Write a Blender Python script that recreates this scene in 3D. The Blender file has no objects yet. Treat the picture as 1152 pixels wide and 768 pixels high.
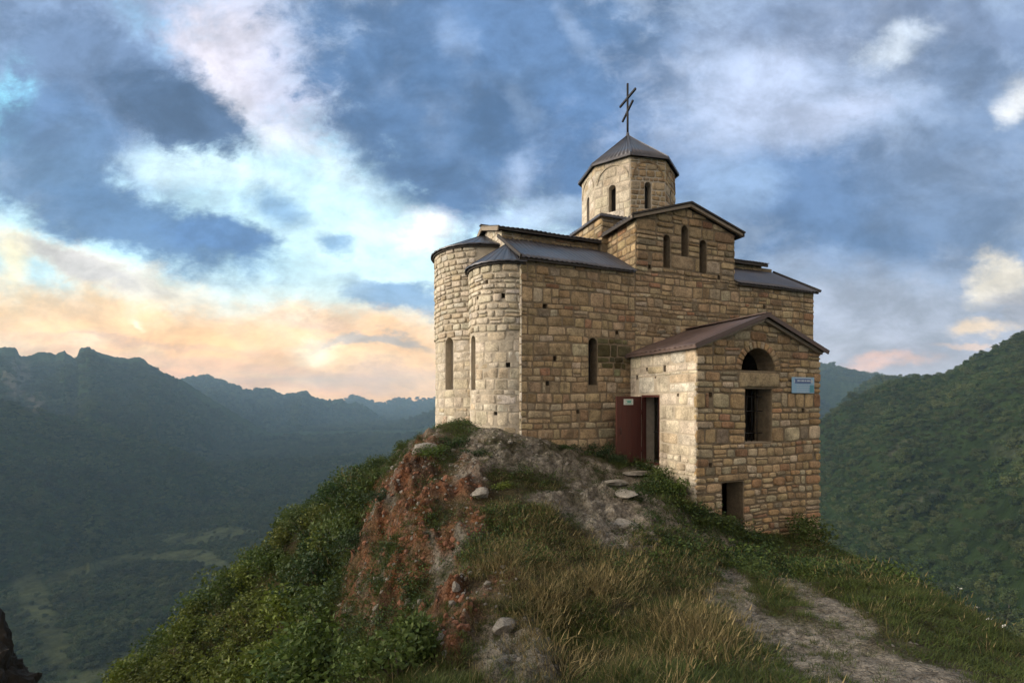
import bpy, math, random
import numpy as np
from mathutils import Vector, Matrix
R = math.radians
rnd = random.Random(11)
NR = np.random.default_rng(11)
SC = bpy.context.scene
COL = SC.collection

# ---------------------------------------------------------------- camera
F, HZ, XC = 520.0, 450.0, 576.0            # focal length / horizon in photo pixels (1152 wide)
cd = bpy.data.cameras.new('camera'); cam = bpy.data.objects.new('camera', cd); COL.objects.link(cam)
cam.rotation_euler = (R(90), 0, 0); cam.location = (0, 0, 0)
cd.sensor_width = 36; cd.lens = F/1152*36; cd.shift_y = (HZ-384)/1152
cd.clip_start = .05; cd.clip_end = 60000
SC.camera = cam
UX, UY = 1374/F, 1.0
n_ = math.hypot(UX, UY); U = (UX/n_, UY/n_); V = (-U[1], U[0])
ROT = math.atan2(U[1], U[0])
CX, CY, CZ = 12/F*13, 13.0, -1.05          # south-east corner of the church
def W(s, t, z): return (CX+U[0]*s+V[0]*t, CY+U[1]*s+V[1]*t, z)
def at(px, py, Y): return ((px-XC)/F*Y, Y, (HZ-py)/F*Y)

# ---------------------------------------------------------------- helpers
def srgb(r, g, b):
    f = lambda c: (c/255/12.92) if c/255 <= .04045 else ((c/255+.055)/1.055)**2.4
    return (f(r), f(g), f(b), 1)
def tag(o, label=None, cat=None, group=None, kind=None):
    if label: o['label'] = label
    if cat: o['category'] = cat
    if group: o['group'] = group
    if kind: o['kind'] = kind
    return o
def empty(name, loc=(0,0,0), rz=0):
    o = bpy.data.objects.new(name, None); COL.objects.link(o)
    o.location = loc; o.rotation_euler = (0,0,rz); o.empty_display_size = .2
    return o
class MB:
    """collects shapes and links them as ONE mesh object"""
    def __init__(s): s.v=[]; s.f=[]; s.c=[]; s.m=[]; s.n=0; s.sm=[]
    def add(s, verts, faces, col=(1,1,1), mat=0, smooth=False):
        verts = np.asarray(verts, float).reshape(-1,3)
        s.v.append(verts); k=len(verts)
        c = np.asarray(col, float)
        if c.ndim==1: c = np.tile(c[:3], (k,1))
        s.c.append(c)
        for f in faces: s.f.append(tuple(i+s.n for i in f)); s.m.append(mat); s.sm.append(smooth)
        s.n += k
    def box(s, c, size, rz=0, col=(1,1,1), mat=0, M=None):
        x,y,z = [d/2 for d in size]
        p = np.array([(i*x,j*y,k*z) for k in (-1,1) for j in (-1,1) for i in (-1,1)])
        if M is not None: p = p@np.array(M.to_3x3()).T
        elif rz:
            ca,sa=math.cos(rz),math.sin(rz); p = np.c_[p[:,0]*ca-p[:,1]*sa, p[:,0]*sa+p[:,1]*ca, p[:,2]]
        s.add(p+np.array(c), [(0,2,3,1),(4,5,7,6),(0,1,5,4),(2,6,7,3),(0,4,6,2),(1,3,7,5)], col, mat)
    def tube(s, pts, rad, seg=8, col=(1,1,1), mat=0, cap=True):
        pts=[Vector(p) for p in pts]; rad = rad if hasattr(rad,'__len__') else [rad]*len(pts)
        vs=[]; fs=[]; up=None
        for i,p in enumerate(pts):
            d=(pts[min(i+1,len(pts)-1)]-pts[max(i-1,0)]).normalized()
            if up is None: up = Vector((0,0,1)) if abs(d.z)<.9 else Vector((1,0,0))
            a=d.cross(up).normalized(); b=a.cross(d).normalized(); up=b
            for k in range(seg):
                t=2*math.pi*k/seg; vs.append(p+(a*math.cos(t)+b*math.sin(t))*rad[i])
        for i in range(len(pts)-1):
            for k in range(seg):
                fs.append((i*seg+k, i*seg+(k+1)%seg, (i+1)*seg+(k+1)%seg, (i+1)*seg+k))
        if cap: fs.append(tuple(range(seg-1,-1,-1))); fs.append(tuple((len(pts)-1)*seg+k for k in range(seg)))
        s.add([tuple(v) for v in vs], fs, col, mat, smooth=True)
    def mesh(s, name):
        me = bpy.data.meshes.new(name)
        v = np.concatenate(s.v) if s.v else np.zeros((0,3))
        me.from_pydata(v.tolist(), [], s.f)
        a = me.color_attributes.new('tint','FLOAT_COLOR','POINT')
        c = np.concatenate(s.c); a.data.foreach_set('color', np.c_[c, np.ones(len(c))].ravel())
        me.polygons.foreach_set('material_index', s.m)
        me.polygons.foreach_set('use_smooth', s.sm)
        me.update(); return me
    def build(s, name, mats, parent=None, loc=None):
        me = s.mesh(name)
        for m in (mats if isinstance(mats,(list,tuple)) else [mats]): me.materials.append(m)
        o = bpy.data.objects.new(name, me); COL.objects.link(o)
        if parent is not None: o.parent = parent
        if loc is not None: o.location = loc
        return o
def prism(out, mp, d0, d1):
    """outline (a,z) counter clockwise, extruded from depth d0 (front) back to d1"""
    n=len(out); v=[mp(a,z,d0) for a,z in out]+[mp(a,z,d1) for a,z in out]
    f=[tuple(range(n)), tuple(range(2*n-1,n-1,-1))]
    f+=[(i, n+i, n+(i+1)%n, (i+1)%n) for i in range(n)]
    return v,f
def bool_cut(v, f, cutters):
    """boolean difference without operators; returns verts, faces"""
    me = bpy.data.meshes.new('tmp'); me.from_pydata([tuple(p) for p in v], [], f); me.update()
    o = bpy.data.objects.new('tmp', me); COL.objects.link(o)
    cv=[]; cf=[]
    for a,b in cutters:
        k=len(cv); cv+=list(a); cf+=[tuple(i+k for i in q) for q in b]
    mc = bpy.data.meshes.new('tmpc'); mc.from_pydata([tuple(p) for p in cv], [], cf); mc.update()
    oc = bpy.data.objects.new('tmpc', mc); COL.objects.link(oc)
    md = o.modifiers.new('b','BOOLEAN'); md.object=oc; md.operation='DIFFERENCE'; md.solver='EXACT'
    dg = bpy.context.evaluated_depsgraph_get(); dg.update()
    ev = o.evaluated_get(dg).to_mesh()
    rv=[tuple(x.co) for x in ev.vertices]; rf=[tuple(p.vertices) for p in ev.polygons]
    o.evaluated_get(dg).to_mesh_clear()
    bpy.data.objects.remove(o); bpy.data.objects.remove(oc); bpy.data.meshes.remove(me); bpy.data.meshes.remove(mc)
    return rv, rf

# numpy lattice noise
def _h(i,j,k,seed):
    n = (i*374761393 + j*668265263 + k*2147483647 + seed*974711) & 0xffffffff
    n = ((n ^ (n>>13))*1274126177) & 0xffffffff
    n = n ^ (n>>16)
    return (n & 0xffff)/32767.5-1
def vn(x,y,z=0.0,seed=0):
    x,y,z=np.broadcast_arrays(np.asarray(x,float),np.asarray(y,float),np.asarray(z,float))
    i=np.floor(x).astype(np.int64); j=np.floor(y).astype(np.int64); k=np.floor(z).astype(np.int64)
    fx,fy,fz=x-i,y-j,z-k
    fx=fx*fx*(3-2*fx); fy=fy*fy*(3-2*fy); fz=fz*fz*(3-2*fz)
    r=0
    for a in (0,1):
        for b in (0,1):
            for c in (0,1):
                r=r+_h(i+a,j+b,k+c,seed)*(fx if a else 1-fx)*(fy if b else 1-fy)*(fz if c else 1-fz)
    return r
def fbm(x,y,z=0.0,oct=4,seed=0,ridge=False):
    r=0; a=1; t=0
    for o in range(oct):
        n=vn(np.asarray(x)*2**o,np.asarray(y)*2**o,np.asarray(z)*2**o,seed+o*17)
        if ridge: n=1-2*np.abs(n)
        r=r+a*n; t+=a; a*=.5
    return r/t
def sstep(a,b,x):
    t=np.clip((np.asarray(x,float)-a)/(b-a),0,1); return t*t*(3-2*t)

# ---------------------------------------------------------------- materials
class NT:
    def __init__(s, nt): s.nt=nt
    def n(s, typ, **kw):
        nd = s.nt.nodes.new(typ)
        for k,v in kw.items(): setattr(nd,k,v)
        return nd
    def l(s, a, b): s.nt.links.new(a,b)
    def val(s, sock, x):
        if hasattr(x,'links') or isinstance(x, bpy.types.NodeSocket): s.l(x, sock)
        else: sock.default_value = x
    def math(s, op, a, b=0.0, c=0.0, clamp=False):
        nd=s.n('ShaderNodeMath', operation=op, use_clamp=clamp)
        for i,x in enumerate((a,b,c)): s.val(nd.inputs[i], x)
        return nd.outputs[0]
    def vmath(s, op, a, b=None):
        nd=s.n('ShaderNodeVectorMath', operation=op); s.val(nd.inputs[0],a)
        if b is not None: s.val(nd.inputs[1], b)
        return nd.outputs[1] if op in('LENGTH','DOT_PRODUCT') else nd.outputs[0]
    def mix(s, f, a, b, mode='MIX'):
        nd=s.n('ShaderNodeMix', data_type='RGBA', blend_type=mode)
        s.val(nd.inputs[0],f); s.val(nd.inputs[6],a); s.val(nd.inputs[7],b); return nd.outputs[2]
    def noise(s, vec, scale, detail=4, rough=.55, out=0, dist=0):
        nd=s.n('ShaderNodeTexNoise'); s.val(nd.inputs['Vector'],vec)
        nd.inputs['Scale'].default_value=scale; nd.inputs['Detail'].default_value=detail
        nd.inputs['Roughness'].default_value=rough; nd.inputs['Distortion'].default_value=dist
        return nd.outputs[out]
    def ramp(s, f, a, b, lo=0.0, hi=1.0, smooth=True):
        nd=s.n('ShaderNodeMapRange', interpolation_type='SMOOTHSTEP' if smooth else 'LINEAR')
        s.val(nd.inputs[0],f)
        for i,x in enumerate((a,b,lo,hi)): nd.inputs[i+1].default_value=x
        return nd.outputs[0]
def newmat(name):
    m=bpy.data.materials.new(name); m.use_nodes=True; t=NT(m.node_tree)
    b=m.node_tree.nodes['Principled BSDF']; return m,t,b
def bump(t,b,h,strength,dist):
    nd=t.n('ShaderNodeBump'); nd.inputs['Strength'].default_value=strength; nd.inputs['Distance'].default_value=dist
    t.l(h,nd.inputs['Height']); t.l(nd.outputs[0],b.inputs['Normal'])
def m_stone(name, rough_scale=1.0, bumpd=.03):
    m,t,b=newmat(name)
    co=t.n('ShaderNodeTexCoord').outputs['Object']
    tint=t.n('ShaderNodeAttribute', attribute_name='tint').outputs['Color']
    n1=t.noise(co,3.0,6,.65); n2=t.noise(co,22.0,5,.7); n3=t.noise(co,90.0,3,.6)
    v=t.math('ADD', t.ramp(n1,.3,.7,.62,1.2), t.ramp(n2,.3,.7,-.22,.22))
    v=t.math('ADD', v, t.ramp(n3,.3,.7,-.1,.1))
    col=t.mix(1.0, tint, v, 'MULTIPLY')
    # lichen and weather staining with shapes of their own
    st=t.noise(co,1.1,7,.72,dist=.6)
    col=t.mix(t.ramp(st,.54,.70,0,.62), col, (.105,.085,.06,1))
    ms=t.n('ShaderNodeMapping'); t.l(co,ms.inputs[0]); ms.inputs['Scale'].default_value=(2.4,2.4,.28)
    dr=t.noise(ms.outputs[0],1.0,6,.7); col=t.mix(t.ramp(dr,.53,.72,0,.62),col,(.12,.098,.072,1))
    wh=t.noise(co,2.3,6,.7,dist=.4); col=t.mix(t.ramp(wh,.60,.74,0,.4),col,(.55,.49,.39,1))
    li=t.noise(co,7.0,6,.7)
    col=t.mix(t.ramp(li,.62,.74,0,.35), col, (.40,.37,.30,1))
    t.l(col,b.inputs['Base Color']); b.inputs['Roughness'].default_value=.93; b.inputs['Specular IOR Level'].default_value=.2
    h=t.math('ADD', t.math('MULTIPLY',n2,.6), t.math('MULTIPLY',n3,.35))
    vo=t.n('ShaderNodeTexVoronoi'); t.l(co,vo.inputs['Vector']); vo.inputs['Scale'].default_value=28
    h=t.math('ADD',h,t.math('MULTIPLY',vo.outputs[0],.25)); h=t.math('ADD',h,t.math('MULTIPLY',t.noise(co,7,4,.6),.9))
    bump(t,b,h,.9,bumpd); return m
def m_simple(name, c1, c2, scale=6, rough=.7, bumps=.3, bd=.01, metal=0, stretch=None):
    m,t,b=newmat(name)
    co=t.n('ShaderNodeTexCoord').outputs['Object']
    if stretch:
        mp=t.n('ShaderNodeMapping'); t.l(co,mp.inputs[0]); mp.inputs['Scale'].default_value=stretch; co=mp.outputs[0]
    n1=t.noise(co,scale,6,.65); n2=t.noise(co,scale*7,4,.6)
    f=t.math('ADD',t.ramp(n1,.3,.7,0,.75),t.ramp(n2,.3,.7,0,.25))
    t.l(t.mix(f,c1,c2),b.inputs['Base Color']); t.l(t.ramp(n1,.2,.8,rough-.1,rough+.12),b.inputs['Roughness'])
    b.inputs['Metallic'].default_value=metal
    bump(t,b,t.math('ADD',n1,n2),bumps,bd); return m
def m_leaf(name, ca, cb, cc, trans=.25):
    m,t,b=newmat(name)
    tint=t.n('ShaderNodeAttribute', attribute_name='tint').outputs['Fac']
    oi=t.n('ShaderNodeObjectInfo').outputs['Random']
    geo=t.n('ShaderNodeNewGeometry').outputs['Random Per Island']
    c=t.mix(tint,ca,cb)
    c=t.mix(t.ramp(oi,.0,1,.0,.75,False),c,cc)
    c=t.mix(1.0,c,t.ramp(geo,0,1,.65,1.35,False),'MULTIPLY')
    t.l(c,b.inputs['Base Color']); b.inputs['Roughness'].default_value=.62; b.inputs['Specular IOR Level'].default_value=.25
    tr=t.n('ShaderNodeBsdfTranslucent'); t.l(c,tr.inputs[0])
    ms=t.n('ShaderNodeMixShader'); ms.inputs[0].default_value=trans
    t.l(b.outputs[0],ms.inputs[1]); t.l(tr.outputs[0],ms.inputs[2])
    t.l(ms.outputs[0], m.node_tree.nodes['Material Output'].inputs[0]); return m
M_STONE=m_stone('rubble stone'); M_ASHLAR=m_stone('worn limestone',bumpd=.012)
M_MORTAR=m_simple('lime mortar',(.15,.115,.075,1),(.28,.22,.145,1),9,.95,.8,.02)
M_MORTARP=m_simple('pale mortar',(.38,.33,.26,1),(.54,.48,.39,1),7,.95,.8,.02)
M_ROOF=m_simple('weathered sheet metal',(.058,.060,.074,1),(.115,.115,.132,1),2.0,.45,.15,.004,.35)
M_ROOFB=m_simple('brown painted sheet metal',(.075,.05,.045,1),(.125,.088,.078,1),2.5,.5,.15,.004,.2)
def panel_tint(m):
    t=NT(m.node_tree); b=m.node_tree.nodes['Principled BSDF']; src=b.inputs['Base Color'].links[0].from_socket
    tint=t.n('ShaderNodeAttribute',attribute_name='tint').outputs['Color']
    co=t.n('ShaderNodeTexCoord').outputs['Object']; n=t.noise(co,3.5,7,.7)
    c=t.mix(1.0,src,tint,'MULTIPLY'); t.l(t.mix(t.ramp(n,.56,.72,0,.55),c,(.13,.075,.045,1)),b.inputs['Base Color'])
panel_tint(M_ROOF); panel_tint(M_ROOFB)
M_BOARD=m_simple('grey fascia board',(.20,.16,.12,1),(.33,.28,.22,1),8,.8,.5,.006,stretch=(1,1,6))
M_DARKWOOD=m_simple('dark eave timber',(.03,.026,.024,1),(.065,.055,.048,1),8,.8,.5,.006)
M_DOOR=m_simple('dark red paint',(.062,.017,.013,1),(.098,.027,.020,1),3,.55,.25,.004,stretch=(1,1,.25))
M_IRON=m_simple('black iron',(.012,.012,.014,1),(.03,.027,.026,1),20,.55,.3,.003,.5)
M_VOID=m_simple('dark window board',(.006,.0055,.005,1),(.014,.012,.010,1),9,.7,.3,.004)
M_PLASTER=m_simple('plaster',(.28,.23,.165,1),(.42,.36,.27,1),4,.95,.6,.01)
M_BARK=m_simple('bark',(.05,.04,.03,1),(.11,.09,.07,1),14,.95,.9,.02,stretch=(1,1,.25))
M_LEAF=m_leaf('bush leaves',(.036,.070,.014,1),(.105,.150,.028,1),(.070,.095,.030,1))
M_LEAFY=m_leaf('yellow green leaves',(.075,.115,.018,1),(.16,.20,.032,1),(.11,.115,.03,1))
M_LEAFD=m_leaf('dark leaves',(.018,.042,.012,1),(.045,.085,.022,1),(.035,.055,.026,1))
M_CROWN=m_leaf('forest leaves',(.012,.034,.010,1),(.052,.086,.022,1),(.085,.095,.034,1),.12)
def vary_by_place(m, sc, lo, hi, tintc):
    # stands of trees differ in kind from place to place
    t=NT(m.node_tree); b=m.node_tree.nodes['Principled BSDF']; src=b.inputs['Base Color'].links[0].from_socket
    loc=t.n('ShaderNodeObjectInfo').outputs['Location']; n=t.noise(loc,sc,5,.6); n2=t.noise(loc,sc*7,3,.6)
    c=t.mix(1.0,src,t.math('ADD',t.ramp(n,.32,.68,lo,hi),t.ramp(n2,.3,.7,-.25,.25)),'MULTIPLY'); c=t.mix(t.ramp(n2,.5,.7,0,.45),c,tintc)
    t.l(c,b.inputs['Base Color'])
vary_by_place(M_CROWN,.012,.6,1.5,(.085,.095,.034,1))
M_GRASS=m_leaf('green grass',(.030,.058,.010,1),(.075,.108,.022,1),(.078,.085,.026,1),.25)
M_DRY=m_leaf('dry grass',(.095,.074,.03,1),(.36,.28,.135,1),(.085,.08,.028,1),.3)
M_ROCK=m_simple('limestone rock',(.16,.145,.125,1),(.42,.39,.34,1),5,.95,1.0,.03)
M_ROCKD=m_simple('dark rock',(.010,.009,.007,1),(.032,.025,.019,1),3,.95,1.0,.05)
M_CLAYST=m_simple('red clay stone',(.15,.055,.028,1),(.33,.16,.095,1),6,.95,.9,.02)
M_FLOWER=m_simple('white petals',(.6,.6,.57,1),(.75,.74,.7,1),6,.8,.1,.002)

# ---------------------------------------------------------------- stone work
def pal_brown(r):
    k=r.random()
    if k<.62: c=(.44,.335,.21)
    elif k<.82: c=(.35,.25,.15)
    elif k<.86: c=(.37,.215,.13)
    elif k<.96: c=(.50,.42,.30)
    else: c=(.29,.235,.165)
    j=r.uniform(.78,1.16); return np.array(c)*j*np.array([r.uniform(.95,1.05),1,r.uniform(.92,1.06)])
def pal_porch(r):
    k=r.random()
    if k<.46: c=(.48,.36,.215)
    elif k<.64: c=(.43,.295,.165)
    elif k<.72: c=(.41,.25,.15)
    elif k<.93: c=(.53,.44,.31)
    else: c=(.33,.27,.19)
    j=r.uniform(.78,1.15); return np.array(c)*j*np.array([r.uniform(.95,1.05),1,r.uniform(.92,1.06)])
def pal_pale(r):
    k=r.random()
    if k<.7: c=(.60,.535,.43)
    elif k<.88: c=(.52,.44,.325)
    else: c=(.65,.60,.51)
    j=r.uniform(.88,1.08); return np.array(c)*j*np.array([r.uniform(.97,1.03),1,r.uniform(.95,1.05)])
GU=np.array([0,.045,.12,.36,.64,.88,.955,1.0])
def stone(B, mp, a0,a1,z0,z1, r, relief, col, cornr=.14, wob=.012, top=None, mat=1, rough=.008, edge=.10):
    """one dressed stone: rounded cushion standing proud of the mortar bed"""
    g=GU; n=len(g)
    u,v=np.meshgrid(g,g)            # v rows
    x=u*2-1; y=v*2-1
    k=1-cornr*(x*x)*(y*y)
    w,h=a1-a0,z1-z0
    j=[[(r.uniform(-wob,wob),r.uniform(-wob,wob)) for _ in (0,1)] for _ in (0,1)]
    ja=(j[0][0][0]*(1-u)*(1-v)+j[0][1][0]*u*(1-v)+j[1][0][0]*(1-u)*v+j[1][1][0]*u*v)
    jz=(j[0][0][1]*(1-u)*(1-v)+j[0][1][1]*u*(1-v)+j[1][0][1]*(1-u)*v+j[1][1][1]*u*v)
    A=(a0+a1)/2+x*k*w/2+ja; Z=(z0+z1)/2+y*k*h/2+jz
    e=np.minimum(np.minimum(u,1-u)*w,np.minimum(v,1-v)*h)
    q=min(w,h)
    prof=np.clip(e/(edge*q),0,1); prof=np.sqrt(1-(1-prof)**2)
    sd=r.random()*100
    tl,tm=r.uniform(-.4,.4),r.uniform(-.4,.4)
    d=-.035+(relief+.035)*prof + prof*(vn(A*9+sd,Z*9,sd)*rough + relief*.4*(x*tl+y*tm))
    if top is not None: Z=np.minimum(Z,top(A)-.004)
    P=mp(A.ravel(),Z.ravel(),d.ravel()); P=np.stack(P,-1) if isinstance(P,tuple) else P
    fs=[(i*n+k2,i*n+k2+1,(i+1)*n+k2+1,(i+1)*n+k2) for i in range(n-1) for k2 in range(n-1)]
    B.add(P,fs,col,mat,smooth=True)
def masonry(B, mp, a0,a1,z0,z1, hr, wr, gap, relief, pal, r, openings=(), top=None, bot=None, colf=None, cornr=.14, wob=.012, mat=1, quoin=(0,0), split=.16, rough=.008, warp=.03):
    mp0=mp
    def mp(A,Z,d):      # courses wander a little
        n=.5*np.sin(A*1.3+Z*.8+z0)+.3*np.sin(A*2.9-Z*2.1+1.7)+.2*np.sin(A*.6+Z*4.0); n2=.5*np.sin(A*5.1+Z*3.3)+.5*np.sin(A*7.7-Z*6.1+2)
        return mp0(A+.008*n2,Z+warp*n+.007*n2,d)
    zs=[z0]
    while zs[-1]<z1-hr[0]*.6: zs.append(zs[-1]+r.uniform(*hr))
    zs[-1]=z1
    for o in openings:
        for zb in (o[2],o[3]):
            if z0+.05<zb<z1-.05:
                i=min(range(1,len(zs)-1),key=lambda i:abs(zs[i]-zb)) if len(zs)>2 else None
                if i is not None and abs(zs[i]-zb)<hr[1]: zs[i]=zb
    zs=sorted(set(zs))
    ci=0
    for za,zb in zip(zs[:-1],zs[1:]):
        if zb-za<.03: continue
        ci+=1
        blk=[]
        for o in openings:
            al,ar,ob,ot=o[:4]
            if min(zb,ot)-max(za,ob)>.25*min(zb-za,ot-ob):
                if len(o)>4 and o[4]:          # round head
                    rad=(ar-al)/2; zc=ot-rad; zz=max(za,ob)
                    hw=rad if zz<=zc else math.sqrt(max(0,rad*rad-(zz-zc)**2))
                    blk.append(((al+ar)/2-hw,(al+ar)/2+hw))
                else: blk.append((al,ar))
        blk.sort(); segs=[]; x=a0
        for b0,b1 in blk:
            if b0>x: segs.append((x,b0))
            x=max(x,b1)
        if x<a1: segs.append((x,a1))
        for s0,s1 in segs:
            if s1-s0<.03: continue
            x=s0; cuts=[s0]
            cf=r.uniform(.75,1.3)
            while True:
                w=r.uniform(*wr)*cf*(.6+.8*(zb-za)/(sum(hr)))
                if len(cuts)==1 and abs(s0-a0)<1e-6 and quoin[0]: w=quoin[0]*r.choice((.7,1.3))
                if x+w>s1-wr[0]*.6:
                    cuts.append(s1); break
                x+=w; cuts.append(x)
            if quoin[1] and abs(s1-a1)<1e-6 and len(cuts)>2:
                cuts[-2]=min(cuts[-2], s1-quoin[1]*r.choice((.7,1.2)))
                if cuts[-2]<=cuts[-3]+.08: cuts.pop(-3)
            for q0,q1 in zip(cuts[:-1],cuts[1:]):
                if q1-q0<.02: continue
                m=(q0+q1)/2
                if top is not None and za>float(top(np.array(m)))-.03: continue
                if bot is not None and zb<bot(m): continue
                cells=[(za,zb)]
                if zb-za>hr[0]*1.25 and r.random()<split:
                    y=za+(zb-za)*r.uniform(.35,.65); cells=[(za,y),(y,zb)]
                for c0,c1 in cells:
                    col=pal(r)
                    if colf: col=colf(m,(c0+c1)/2,col)
                    g=gap*r.uniform(.6,1.4)
                    stone(B,mp,q0+g/2,q1-g/2,c0+g/2,c1-g/2,r,relief*r.uniform(.6,1.25),col,cornr,min(wob,(q1-q0)*.12,(c1-c0)*.12),top,mat,rough)
def plane(o, d, nrm):
    o=np.array(o,float); d=np.array(d,float); nrm=np.array(nrm,float)
    def f(a,z,dd):
        a=np.asarray(a,float); z=np.asarray(z,float); dd=np.asarray(dd,float)
        a,z,dd=np.broadcast_arrays(a,z,dd)
        return np.stack([o[0]+d[0]*a+nrm[0]*dd, o[1]+d[1]*a+nrm[1]*dd, z-CZ],-1)
    return f
def arch(al,ar,zb,zt,n=10):
    rr=(ar-al)/2; c=(al+ar)/2; zc=zt-rr
    return [(al,zb),(ar,zb)]+[(c+rr*math.cos(math.pi*i/n),zc+rr*math.sin(math.pi*i/n)) for i in range(n+1)]
def rect(al,ar,zb,zt): return [(al,zb),(ar,zb),(ar,zt),(al,zt)]
def hole(o):
    return arch(*o[:4]) if len(o)>4 and o[4] else rect(*o[:4])
def plate(B, mp, out, thick, openings=(), mat=0, depth=None):
    v,f=prism(out,mp,0.0,-thick)
    if openings:
        cut=[prism(hole(o),mp,.2,-(o[5] if len(o)>5 else thick+.2)) for o in openings]
        v,f=bool_cut(v,f,cut)
    B.add(v,f,(1,1,1),mat)
def voussoirs(B, mp, c, zc, r0, r1, n, pal, r, relief, t0=0, t1=math.pi, mat=1):
    for i in range(n):
        a=t0+(t1-t0)*i/n; b=t0+(t1-t0)*(i+1)/n
        def mp2(A,Z,d): return mp(c+Z*np.cos(A), zc+Z*np.sin(A), d)
        # angle decreasing keeps the face outward
        def mp3(A,Z,d,mp2=mp2,a=a,b=b): return mp2(b-(A-a),Z,d)
        g=.012
        stone(B,mp3,a+g/r1,b-g/r1,r0,r1-g/2,r,relief,pal(r),.06,.006,None,mat,.006)

church=empty('stone_church',(CX,CY,CZ),ROT)
tag(church,'old stone church with round apses, octagonal dome tower and gabled porch on the hilltop','church')
def part(B,name,mats,parent=church): return B.build(name,mats,parent)
L=5.62
def south_top(a):
    a=np.asarray(a,float)
    g=L+.62*(1-np.abs(a-5.777)/2.0)
    return np.where((a>3.777)&(a<7.777),g,4.02)
rw=random.Random(5)
S_=plane((0,0),(1,0),(0,-1))
slit=[(2.11,2.41,.45,1.86,1)]
arms=[(4.83,5.09,4.22,5.28,1),(5.54,5.81,4.66,5.66,1),(6.28,6.57,4.19,5.29,1)]
puts=[(.62,.75,2.62,2.76),(.95,1.05,1.12,1.28),(.72,.83,.42,.54),(3.05,3.15,2.0,2.12),(4.25,4.36,4.12,4.25),(7.05,7.16,4.02,4.18),(9.1,9.22,3.2,3.33),(1.7,1.8,-.4,-.28),(8.6,8.7,2.3,2.4)]
sop=slit+arms+[p+(0,.45) for p in puts]
B=MB()
plate(B,S_,[(-.07,-3.2),(11.6,-6),(11.6,4.02),(7.777,4.02),(7.777,L),(5.777,L+.62),(3.777,L),(3.777,4.02),(-.07,4.02)],.6,sop)
def moss(a,z,c):
    d=math.hypot((a-3.0)/.75,(z-1.35)/.75)
    k=1-.8*min(1,max(0,1-d)*1.9) if d<1 else 1
    k*=1-.25*max(0,1-abs(z-2.4)/.5)*(.5+.5*math.sin(a*1.7))
    if a<3.8 and 3.2<z: k*=.88
    return c*max(k,.2)*(np.array([.86,1.0,.8]) if d<.8 else 1)
inporch=lambda a,z: False
masonry(B,S_,-.07,3.75,-2.6,4.02,(.17,.33),(.18,.58),.018,.020,pal_brown,rw,sop,south_top,colf=moss,quoin=(.3,0),cornr=.09,wob=.02)
masonry(B,S_,3.75,8.0,1.0,4.02,(.16,.32),(.18,.6),.019,.022,pal_brown,rw,sop,south_top,colf=moss,split=.28,cornr=.09,wob=.022)
masonry(B,S_,3.777,7.777,4.02,6.24,(.16,.42),(.3,.75),.028,.036,pal_brown,rw,sop,south_top,quoin=(.6,.5),split=.3)
masonry(B,S_,8.0,11.62,-1,4.02,(.16,.33),(.2,.6),.020,.024,pal_brown,rw,sop,south_top,quoin=(0,.45),split=.2)
part(B,'wall',[M_MORTAR,M_STONE])
# narrow slit windows: dark board set deep in each opening
def window(mp,o,depth,parent=church):
    al,ar,zb,zt=o[:4]
    b=MB(); v,f=prism(arch(al-.03,ar+.03,zb-.03,zt+.03) if len(o)>4 and o[4] else rect(al-.03,ar+.03,zb-.03,zt+.03),mp,-depth,-depth-.05); b.add(v,f)
    c=(al+ar)/2
    return b.build('window',M_VOID,parent)
for o in slit+arms: window(S_,o,.42)
# east wall behind the apses (faces -u) : a = -t
E_=plane((0,0),(0,-1),(-1,0))
B=MB()
plate(B,E_,[(-6.85,-3),(-.6,-3),(-.6,4.2),(-1.75,5.12),(-1.75,5.36),(-3.3,5.92),(-4.85,5.36),(-4.85,5.12),(-6.85,4.0)],.6)
masonry(B,E_,-4.8,-1.76,4.0,5.9,(.16,.26),(.25,.45),.02,.02,pal_pale,rw,(),lambda a:5.9-.36*np.abs(np.asarray(a)+3.3))
masonry(B,E_,-1.7,-.02,3.5,5.1,(.16,.26),(.25,.45),.02,.012,pal_pale,rw,(),lambda a:4.02+.63*(-np.asarray(a))-.05)
part(B,'wall',[M_MORTARP,M_ASHLAR])
# north and west walls (out of view, close the building)
B=MB()
plate(B,plane((11.6,6.9),(-1,0),(0,1)),rect(0,11.6,-6,4.0),.55)
plate(B,plane((11.6,.6),(0,1),(1,0)),[(0,-6),(5.75,-6),(5.75,4.05),(4.25,5.0),(4.25,5.3),(2.7,5.85),(1.15,5.3),(1.15,5.0),(0,4.4)],.55)
part(B,'wall',[M_MORTAR])
# clerestory
B=MB()
N_=plane((0,1.75),(1,0),(0,-1))
plate(B,N_,rect(.6,11.05,4.2,5.36),.45)
masonry(B,N_,0.0,4.0,4.9,5.36,(.15,.22),(.25,.45),.02,.02,pal_brown,rw,colf=lambda a,z,c:c*.9)
masonry(B,N_,7.5,11.06,4.9,5.36,(.15,.22),(.25,.45),.02,.02,pal_brown,rw)
plate(B,plane((11.05,4.85),(-1,0),(0,1)),rect(0,10.4,4.2,5.36),.45)
plate(B,plane((11.05,1.75),(0,1),(1,0)),[(.45,4.2),(2.65,4.2),(2.65,5.36),(1.55,5.8),(.45,5.36)],.4)
part(B,'clerestory_wall',[M_MORTAR,M_STONE])
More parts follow.
